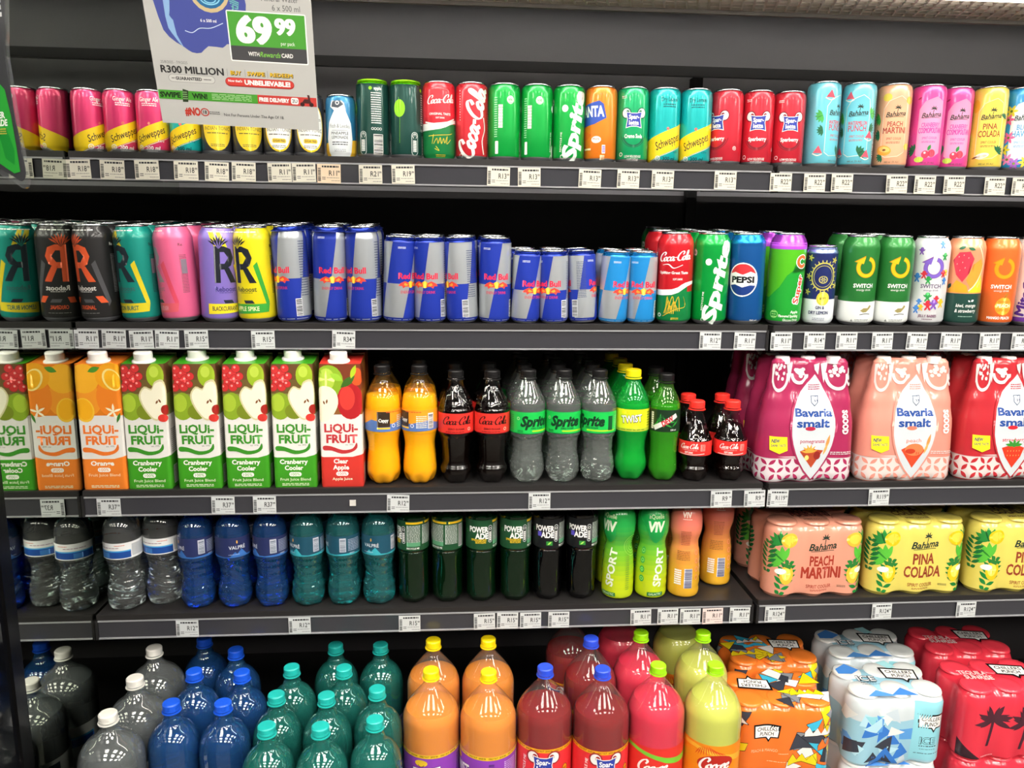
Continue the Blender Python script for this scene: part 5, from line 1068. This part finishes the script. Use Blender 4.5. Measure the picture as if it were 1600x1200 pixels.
row(0, [('melon', 1284, 50, 'light blue watermelon can showing its barcode'), ('melon', 1339, -4, 'light blue watermelon can facing the front'), ('peach', 1394, 4, 'peach coloured cocktail can with fruit half'), ('cosmo', 1447, 10, 'magenta cranberry can, left of two'), ('cosmo', 1493, 14, 'magenta cranberry can, right of two', 0, .07, .012),
 ('pina', 1540, 4, 'yellow cocktail can with coconut'), ('hawaii', 1592, 10, 'blue flowered cocktail can at the right edge of the top shelf')], 195, .034, G1)
G2 = 'cans on the second shelf'
row(1, [('b_black', 154, -48, 'tall black energy can with orange letter beside the mirror', 3, .068), ('b_teal', 219, -52, 'tall teal energy can with yellow stripe', 3, .068), ('b_pink', 281, -82, 'tall bright pink energy can', 3, .068), ('b_purple', 342, 12, 'tall purple energy can with yellow flashes', 3, .068), ('b_yellow', 401, -38, 'tall yellow energy can with green triangle', 3, .068),
 ('rb473', 459, -52, 'tallest blue silver can, first of three', 2, .066), ('rb473', 516, 6, 'tallest blue silver can, second of three', 2, .066), ('rb473', 571, -36, 'tallest blue silver can, third of three', 2, .066)], 430, .036, G2, TILT)
row(1, [('rb355', 625, 42, 'medium blue silver can, first of four', 1, .066), ('rb355', 674, -18, 'medium blue silver can, second of four', 1, .066), ('rb355', 723, -56, 'medium blue silver can, third of four', 1, .066), ('rb355', 772, 6, 'medium blue silver can, fourth of four', 1, .066)], 438, .034, G2, TILT)
row(1, [('rb250', 819, 36, 'small blue silver can, first of two', 1, .062), ('rb250', 864, -22, 'small blue silver can, second of two', 1, .062), ('rb250', 913, -98, 'small silver can turned to its barcode', 1, .062, .004), ('rbblue', 958, 46, 'small light blue silver can, first of two', 1, .062), ('rbblue', 1001, 8, 'small light blue silver can, second of two', 1, .062)], 448, .034, G2, TILT)
row(1, [('cola500', 1054, -6, 'tall red cola can with green gold-signed half', 1, .1), ('lime500', 1109, 14, 'tall green can with big white upward lettering', 2, .08), ('pepsi500', 1166, -10, 'tall blue cola can with round red white emblem', 2, .08)], 435, .036, G2, TILT)
row(1, [('superc', 1226, 18, 'tall green can with purple top', 1, .08), ('gin', 1281, 4, 'shorter navy gin can with round yellow badge'), ('sw_green', 1340, 12, 'tall green can with yellow arrow, left of two', 1, .08), ('sw_green', 1394, 12, 'tall green can with yellow arrow, right of two', 1, .08), ('sw_white', 1450, 4, 'tall white can with purple arrow and coloured figures', 0, .08),
 ('kiwi', 1504, 6, 'tall can with painted strawberry and mango picture'), ('sw_orange', 1558, 8, 'tall orange can with yellow arrow'), ('mito', 1612, -10, 'tall white can with purple lettering at the right edge')], 435, .038, G2, TILT, True)
q = at_y(1020, 352, .33); put('lime500', q.x, .30, ZS[1]+.018, 20, 'green can standing alone far back behind the small silver cans', G2, TILT)
G3 = 'juice cartons on the third shelf'
row(2, [('j_orange', 166, 0, 'orange juice carton with white cap next to the mirror', 1, .08), ('j_cran', 242, 0, 'green cranberry carton right of the orange one', 1, .08), ('j_cranb', 319, 0, 'second green cranberry carton', 1, .08), ('j_cranb', 393, 0, 'third green cranberry carton', 1, .08), ('j_cranb', 466, 0, 'fourth green cranberry carton, beside the red carton', 1, .08), ('j_red', 538, 0, 'red apple juice carton, the only red one', 1, .08)], 690, .042, G3)
G4 = 'soda bottles on the third shelf'
row(2, [('juice', 600, -4, 'orange juice bottle with dark cap, logo forward', 1, .08), ('juice', 656, -62, 'orange juice bottle with dark cap, barcode forward', 1, .08), ('colazero', 713, 4, 'black cola bottle with red label, left of two', 1, .09), ('colazero', 768, 4, 'black cola bottle with red label, right of two', 1, .09),
 ('limeclear', 823, 12, 'clear soda bottle with green label, first of three', 3, .07), ('limeclear', 880, -6, 'clear soda bottle with green label, second of three', 3, .07), ('limeclear', 934, -42, 'clear soda bottle with green label, third of three', 3, .07),
 ('twistgreen', 987, 0, 'bright green soda bottle with yellow cap', 3, .07, .01), ('dew', 1037, 4, 'green soda bottle with black cap and dark label', 1, .08)], 670, .040, G4)
row(2, [('cola300', 1086, -12, 'small red capped cola bottle, left of two', 1, .066), ('cola300', 1141, 4, 'small red capped cola bottle, right of two', 1, .066)], 690, .036, G4)
G5 = 'bottle packs on the third shelf'
row(2, [('bavpom', 1244, 0, 'crimson pomegranate six pack of malt drink bottles', 1, .13), ('bavpeach', 1396, 0, 'pale pink peach six pack of malt drink bottles', 1, .13), ('bavstraw', 1547, 0, 'red strawberry six pack of malt drink bottles', 1, .13)], 680, .064, G5, 0, True)
G6 = 'bottles on the fourth shelf'
row(3, [('water', 195, -30, 'clear water bottle with white blue label, nearest the mirror', 1, .07), ('water', 256, -20, 'clear water bottle with white blue label, beside blue bottles', 1, .07, .02),
 ('valblue', 308, -66, 'blue water bottle, left of three', 1, .07), ('valblue', 366, 12, 'blue water bottle with name facing, middle of three', 1, .07), ('valblue', 424, -74, 'blue water bottle, right of three', 1, .07),
 ('valteal', 481, -52, 'teal water bottle, left of three', 1, .07), ('valteal', 537, -84, 'teal water bottle, middle of three', 1, .07), ('valteal', 592, -26, 'teal water bottle, right of three', 1, .07)], 880, .040, G6)
row(3, [('powergreen', 646, -80, 'dark green sports drink bottle, first of four', 1, .066), ('powergreen', 699, -120, 'dark green sports drink bottle, second of four', 1, .066), ('powergreen', 752, -10, 'dark green sports drink bottle, third of four', 1, .066), ('powergreen', 805, -8, 'dark green sports drink bottle, fourth of four', 1, .066),
 ('powerblack', 856, -14, 'black sports drink bottle, left of two', 1, .066), ('powerblack', 908, -16, 'black sports drink bottle, right of two', 1, .066), ('vivgreen', 966, -50, 'green and yellow sleeved sports bottle, left of two', 1, .068), ('vivgreen', 1018, 4, 'green and yellow sleeved sports bottle with big white lettering', 1, .068),
 ('vivpink', 1069, 4, 'coral and yellow sleeved bottle, left of two', 1, .07), ('vivpink', 1118, 8, 'coral and yellow sleeved bottle, right of two, set further back', 0, .07, .05)], 870, .042, G6)
G7 = 'can packs on the fourth shelf'
row(3, [('bahpeach', 1255, 0, 'peach coloured six pack of cocktail cans', 1, .14), ('bahpina', 1408, 0, 'yellow six pack of cocktail cans, left one', 1, .14), ('bahpina', 1562, 0, 'yellow six pack of cocktail cans, at the right edge', 1, .14)], 865, .072, G7, 0, True)
# ------------------------------------------------------------------ bottom deck: big bottles placed by their caps
G8 = 'big bottles on the bottom deck'
def deck(key, H, lst, zd=ZD):
    for px, py, rot, label in lst:
        p = at_z(px, py, zd+H); put(key, p.x, p.y, zd+.0002, rot, label, G8)
deck('clear2', .325, [(174, 1106, 0, 'clear big water bottle with white cap, nearest one'), (217, 1056, 20, 'clear big water bottle with white cap, middle one'), (258, 1008, -30, 'clear big water bottle with white cap, rearmost one')])
deck('val15', .308, [(268, 1094, -15, 'blue big water bottle, front row left'), (352, 1094, 5, 'blue big water bottle, front row right'), (302, 1047, 30, 'blue big water bottle, second row left'), (377, 1047, -30, 'blue big water bottle, second row right'), (361, 1011, 60, 'blue big water bottle, third row right'), (306, 1004, 10, 'blue big water bottle, third row left')])
deck('teal15', .308, [(428, 1127, 0, 'teal big water bottle, front row left'), (503, 1127, 20, 'teal big water bottle, front row middle'), (575, 1122, -10, 'teal big water bottle, front row right'), (443, 1083, 0, 'teal big water bottle, second row left'), (513, 1083, 50, 'teal big water bottle, second row middle'), (583, 1075, 0, 'teal big water bottle, second row right'),
 (452, 1044, 0, 'teal big water bottle, third row left'), (536, 1042, 0, 'teal big water bottle, third row middle'), (529, 1006, 0, 'teal big water bottle, fourth row middle'), (590, 1005, 0, 'teal big water bottle, fourth row right')])
deck('twist2', .335, [(672, 1046, -6, 'big orange bottle with yellow cap, front left'), (761, 1046, -64, 'big orange bottle with yellow cap, front right'), (677, 998, 0, 'big orange bottle with yellow cap, rear left'), (763, 996, 0, 'big orange bottle with yellow cap, rear right')])
deck('spar2', .335, [(851, 1041, 0, 'big dark red bottle with blue cap, front left'), (938, 1042, 14, 'big dark red bottle with blue cap, front right'), (924, 994, 50, 'big dark red bottle with blue cap, second row'), (893, 958, -40, 'big dark red bottle with blue cap, rearmost')])
deck('cooeep', .335, [(1025, 1037, -4, 'big pink bottle with lime cap, front one'), (1001, 986, 0, 'big pink bottle with lime cap, second one'), (972, 945, 40, 'big pink bottle with lime cap, rearmost one')])
deck('cooeey', .335, [(1115, 1036, 8, 'big pale yellow bottle with lime cap, front one'), (1099, 986, 0, 'big pale yellow bottle with lime cap, second one'), (1062, 945, 0, 'big pale yellow bottle with lime cap, rearmost one')])
G9 = 'can packs stacked on the bottom deck'
PH = .1545
def stack(key, px, py, label, rot=0, low=True):
    zt = ZDR+2*PH; p = at_z(px, py, zt); put(key, p.x, p.y+.062, ZDR+PH+.0005, rot, label+', upper one', G9)
    if low: put(key, p.x, p.y+.062, ZDR+.0003, rot, label+', lower one', G9)
stack('ch_or', 1232, 1102, 'orange zigzag six pack, front stack', -3)
stack('ch_ice', 1411, 1087, 'white and blue ice six pack, front stack')
stack('ch_teq', 1588, 1080, 'red palm tree six pack, front stack')
stack('ch_or2', 1217, 1036, 'orange zigzag six pack, rear stack')
stack('ch_ice', 1372, 1026, 'white and blue ice six pack, rear stack')
stack('ch_teq', 1525, 1020, 'red palm tree six pack, rear stack')
settle()
# ------------------------------------------------------------------ hanging poster and sports drink banner
P0, PX, PY = Vector((-.394, -.245, .154+ZO)), Vector((.207, .0, -.006)), Vector((.004, -.055, .143))
ex = PX.normalized(); ey = (PY-ex*PY.dot(ex)).normalized(); nz = ex.cross(ey)
e = bpy.data.objects.new('hanging_poster', None); COL.objects.link(e); m4 = Matrix((ex, ey, nz)).transposed().to_4x4(); m4.translation = P0; e.matrix_world = m4
tag(e, 'white promotional price poster hanging in front of the top shelf', 'poster')
PW, PHH = 209, 296
k = boxv(0, PW/1000, 0, PHH/1000, -.0008, .0008); link('poster_sheet', bmesh_me('poster_sheet', k, M('#bdbdb9', .5)), e)
c = Print()
c.poly(cat2([(16, 230), (16, 150), (26, 125), (42, 114), (52, 107), (64, 107), (74, 116), (92, 115), (98, 120), (108, 119), (120, 112), (120, 230)], 2, True), '#4a549c')
c.poly(cat2([(26, 230), (25, 150), (30, 130), (43, 112), (36, 128), (34, 146), (30, 152), (33, 170), (32, 230)], 2, True), '#8fb4dc')
c.ell(83, 185, 25, 27, '#c9b58a'); c.ell(83, 186, 21, 23, '#2a6a9a'); c.ring(83, 176, 12, 1.6, '#8fd0e8', 180, 360, ry=8); c.ring(83, 174, 7, 1.4, '#8fd0e8', 180, 360, ry=4)
c.text('6 x 500 ml', 78, 148, 3.6, W_, w=20); c.stroke([(47, 134), (56, 132), (66, 138), (80, 139), (96, 146)], 1, '#c9d8f0'); c.text('still', 112, 168, 11, '#6fb8b0', w=16, rot=80, shear=.3)
c.text('Mineral Water', 170, 180, 7, '#5a5a5a', w=46, bold=.0); c.text('6 x 500 ml', 177, 169, 7, '#5a5a5a', w=35, bold=.0)
c.rrect(101, 99, 201, 163, 2, W_); c.rect(102.5, 118, 199.5, 161.5, '#4f9f3c'); c.rrect(102.5, 100.5, 199.5, 119, 1.2, '#4a4a4c')
[c.text('69', 134.2+i*1.5, 140, 31, W_, w=43, bold=.035) for i in (-1, 0, 1)]; [c.text('99', 174+i*.8, 146, 18.5, W_, w=25, bold=.035) for i in (-1, 0, 1)]; c.text('per pack', 176, 125, 4.6, W_, w=18, bold=0)
c.text('WITH', 131, 109.5, 5, W_, w=14, bold=.02); c.text('Rewards', 152, 109.5, 6.4, '#7fc84a', w=27, bold=.01, shear=.3); c.text('CARD', 174, 109.5, 5, W_, w=15, bold=.03)
c.text('25/8/2025 - 7/9/2025', 27, 84.5, 3.6, '#6a6a6a', w=34, bold=0); c.text('R300 MILLION', 49, 75, 9.2, '#2c2c2c', w=80, bold=.035)
c.rrect(17, 58, 77, 68.5, 5, '#8a8a8a'); c.rrect(17.5, 58.5, 76.5, 68, 4.7, '#c9c9c4'); c.text('GUARANTEED', 43, 63.3, 4, '#3a3a3a', w=34, bold=.04); c.fine(21, 62, 25, 64.5, 1, '#4a4a4a'); c.fine(62, 62, 72, 64.5, 1, '#4a4a4a')
for t, x, ww in (('BUY', 105, 14), ('SWIPE', 131, 23), ('REDEEM', 164, 29)): c.text(t, x+.7, 74.3, 5, '#3a3020', w=ww, bold=.05); c.text(t, x, 75, 5, '#e0b82c', w=ww, bold=.03)
for x in (94, 117, 146): c.rect(x-.25, 70, x+.25, 80, '#8a8a8a')
c.rrect(90, 56.5, 180, 68.5, 6, '#a82a24'); c.rrect(90.8, 57.7, 179.2, 68, 5.4, '#d0433c'); c.text("Now that's", 103, 64, 3, W_, w=18, bold=.03); c.text('UNBELIEVABLE!', 145, 62.8, 6, W_, w=60, bold=.05)
c.rect(1, 34, 130, 46.5, '#4a9a34'); c.rect(130, 34, 208, 46.5, '#c8423c'); c.text('SWIPE', 16, 40, 6.6, '#1c2c18', w=27, bold=.05); c.text('WIN!', 54, 40, 6.6, '#1c2c18', w=20, bold=.05); c.poly([(31, 31), (38, 31), (40, 47), (33, 49)], '#2c3c24'); c.fine(32, 34, 38, 46, 4, '#8ab87a', 3); c.fine(70, 36, 122, 45, 4, '#a8d098', 5)
c.text('FREE DELIVERY', 152, 40.3, 5, W_, w=40, bold=.05); c.rrect(174, 36, 184, 45, 2.5, W_); c.text('2U', 179, 40.5, 4.6, '#3a3a3a', w=7); c.ell(189, 36.5, 3, 3, '#3a2020'); c.ell(201, 36.5, 3, 3, '#3a2020'); c.poly([(188, 38), (192, 44), (197, 44), (196, 50), (199, 50), (200, 42), (202, 38)], '#4a2a28')
c.text('#NO', 42, 18, 10, '#c0392c', w=20, bold=.05); c.ring(58, 18, 5, 1.4, '#c0392c'); c.text('18', 58, 18, 4.6, '#3a3a3a', w=5); c.fine(64, 15, 78, 20, 2, '#5a5a5a', 4)
c.text('Not For Persons Under The Age Of 18.', 123, 16, 4, '#4a4a4a', w=80, bold=0.005)
pm = c.build('printed_poster', Flat(), matf=lambda h: M(h, .45), l0=.05, dl=.012, clip=(0, 0, PW, PHH))
for v in pm.vertices: v.co = Vector((v.co.x, v.co.z*.925 if v.co.z < .09 else v.co.z*.95-.010, -v.co.y+.0008))
link('printed_poster', pm, e)
for x in (.03, .18): link('hanging_clip', bmesh_me('hanging_clip', boxv(x-.006, x+.006, .285, .33, -.003, .003), M('#d8d8d8', .3)), e)
# banner: clear bottle-shaped sleeve with a printed panel
e = bpy.data.objects.new('hanging_banner', None); COL.objects.link(e); e.location = (-.537, -.35, ZO+.013); e.rotation_euler = (0, 0, math.radians(-24))
tag(e, 'black and green sports drink banner in a clear sleeve hanging at the upper left', 'banner')
out = [(-90, 150), (-90, 98), (-60, 82), (-30, 64), (0, 50), (14, 44), (21, 54), (18, 80), (13, 120), (9, 170), (7, 205), (12, 240), (12, 330), (-90, 330)]
def plate(name, pts, y, t, mat, bend=.9):
    tri = tessellate_polygon([[Vector((a, b, 0)) for a, b in pts]]); n = len(pts); V = [(a/1000, (yy+.0006*0)/1, b/1000) for yy in (y, y+t) for a, b in pts]
    F = [tuple(q) for q in tri]+[tuple(n+i for i in reversed(q)) for q in tri]+[(i, (i+1) % n, n+(i+1) % n, n+i) for i in range(n)]
    return mk(name, V, F, [mat], smooth=False)
outs = cat2(out, 3, True)
link('clear_sleeve', plate('clear_sleeve', outs, -.002, .004, PET('#f0f2f2', .04)), e)
link('banner_panel', plate('banner_panel', [(a-5 if a > -20 else a, b+9 if b < 110 else b) for a, b in outs], -.0005, .001, M('#23242a', .3)), e)
c = Print()
c.poly([(-90, 165), (-20, 168), (-8, 166), (-2, 160), (4, 130), (8, 92), (10, 64), (0, 62), (-30, 78), (-90, 104)], '#2fa03a'); c.poly([(-90, 160), (-30, 150), (-14, 120), (-30, 96), (-90, 112)], '#58b848'); c.poly([(-20, 112), (-6, 116), (4, 90), (2, 72), (-12, 80)], '#1f8a34')
c.text('POWER', -22, 131, 7, W_, w=32, bold=.04); c.text('ADE', -12, 122, 7, W_, w=18, bold=.04); c.fine(-26, 108, -6, 116, 3, '#c8b04a', 4); c.text('POWER', -36, 276, 15, '#d0d0d4', w=80, bold=.05); c.text('ADE', -12, 252, 18, '#d0d0d4', w=36, bold=.05); c.ring(-24, 176, 10, 3, '#d8d8d8', 0, 180)
link('printed_artwork', c.build('printed_artwork', Flat(), l0=2.3, dl=.05), e)
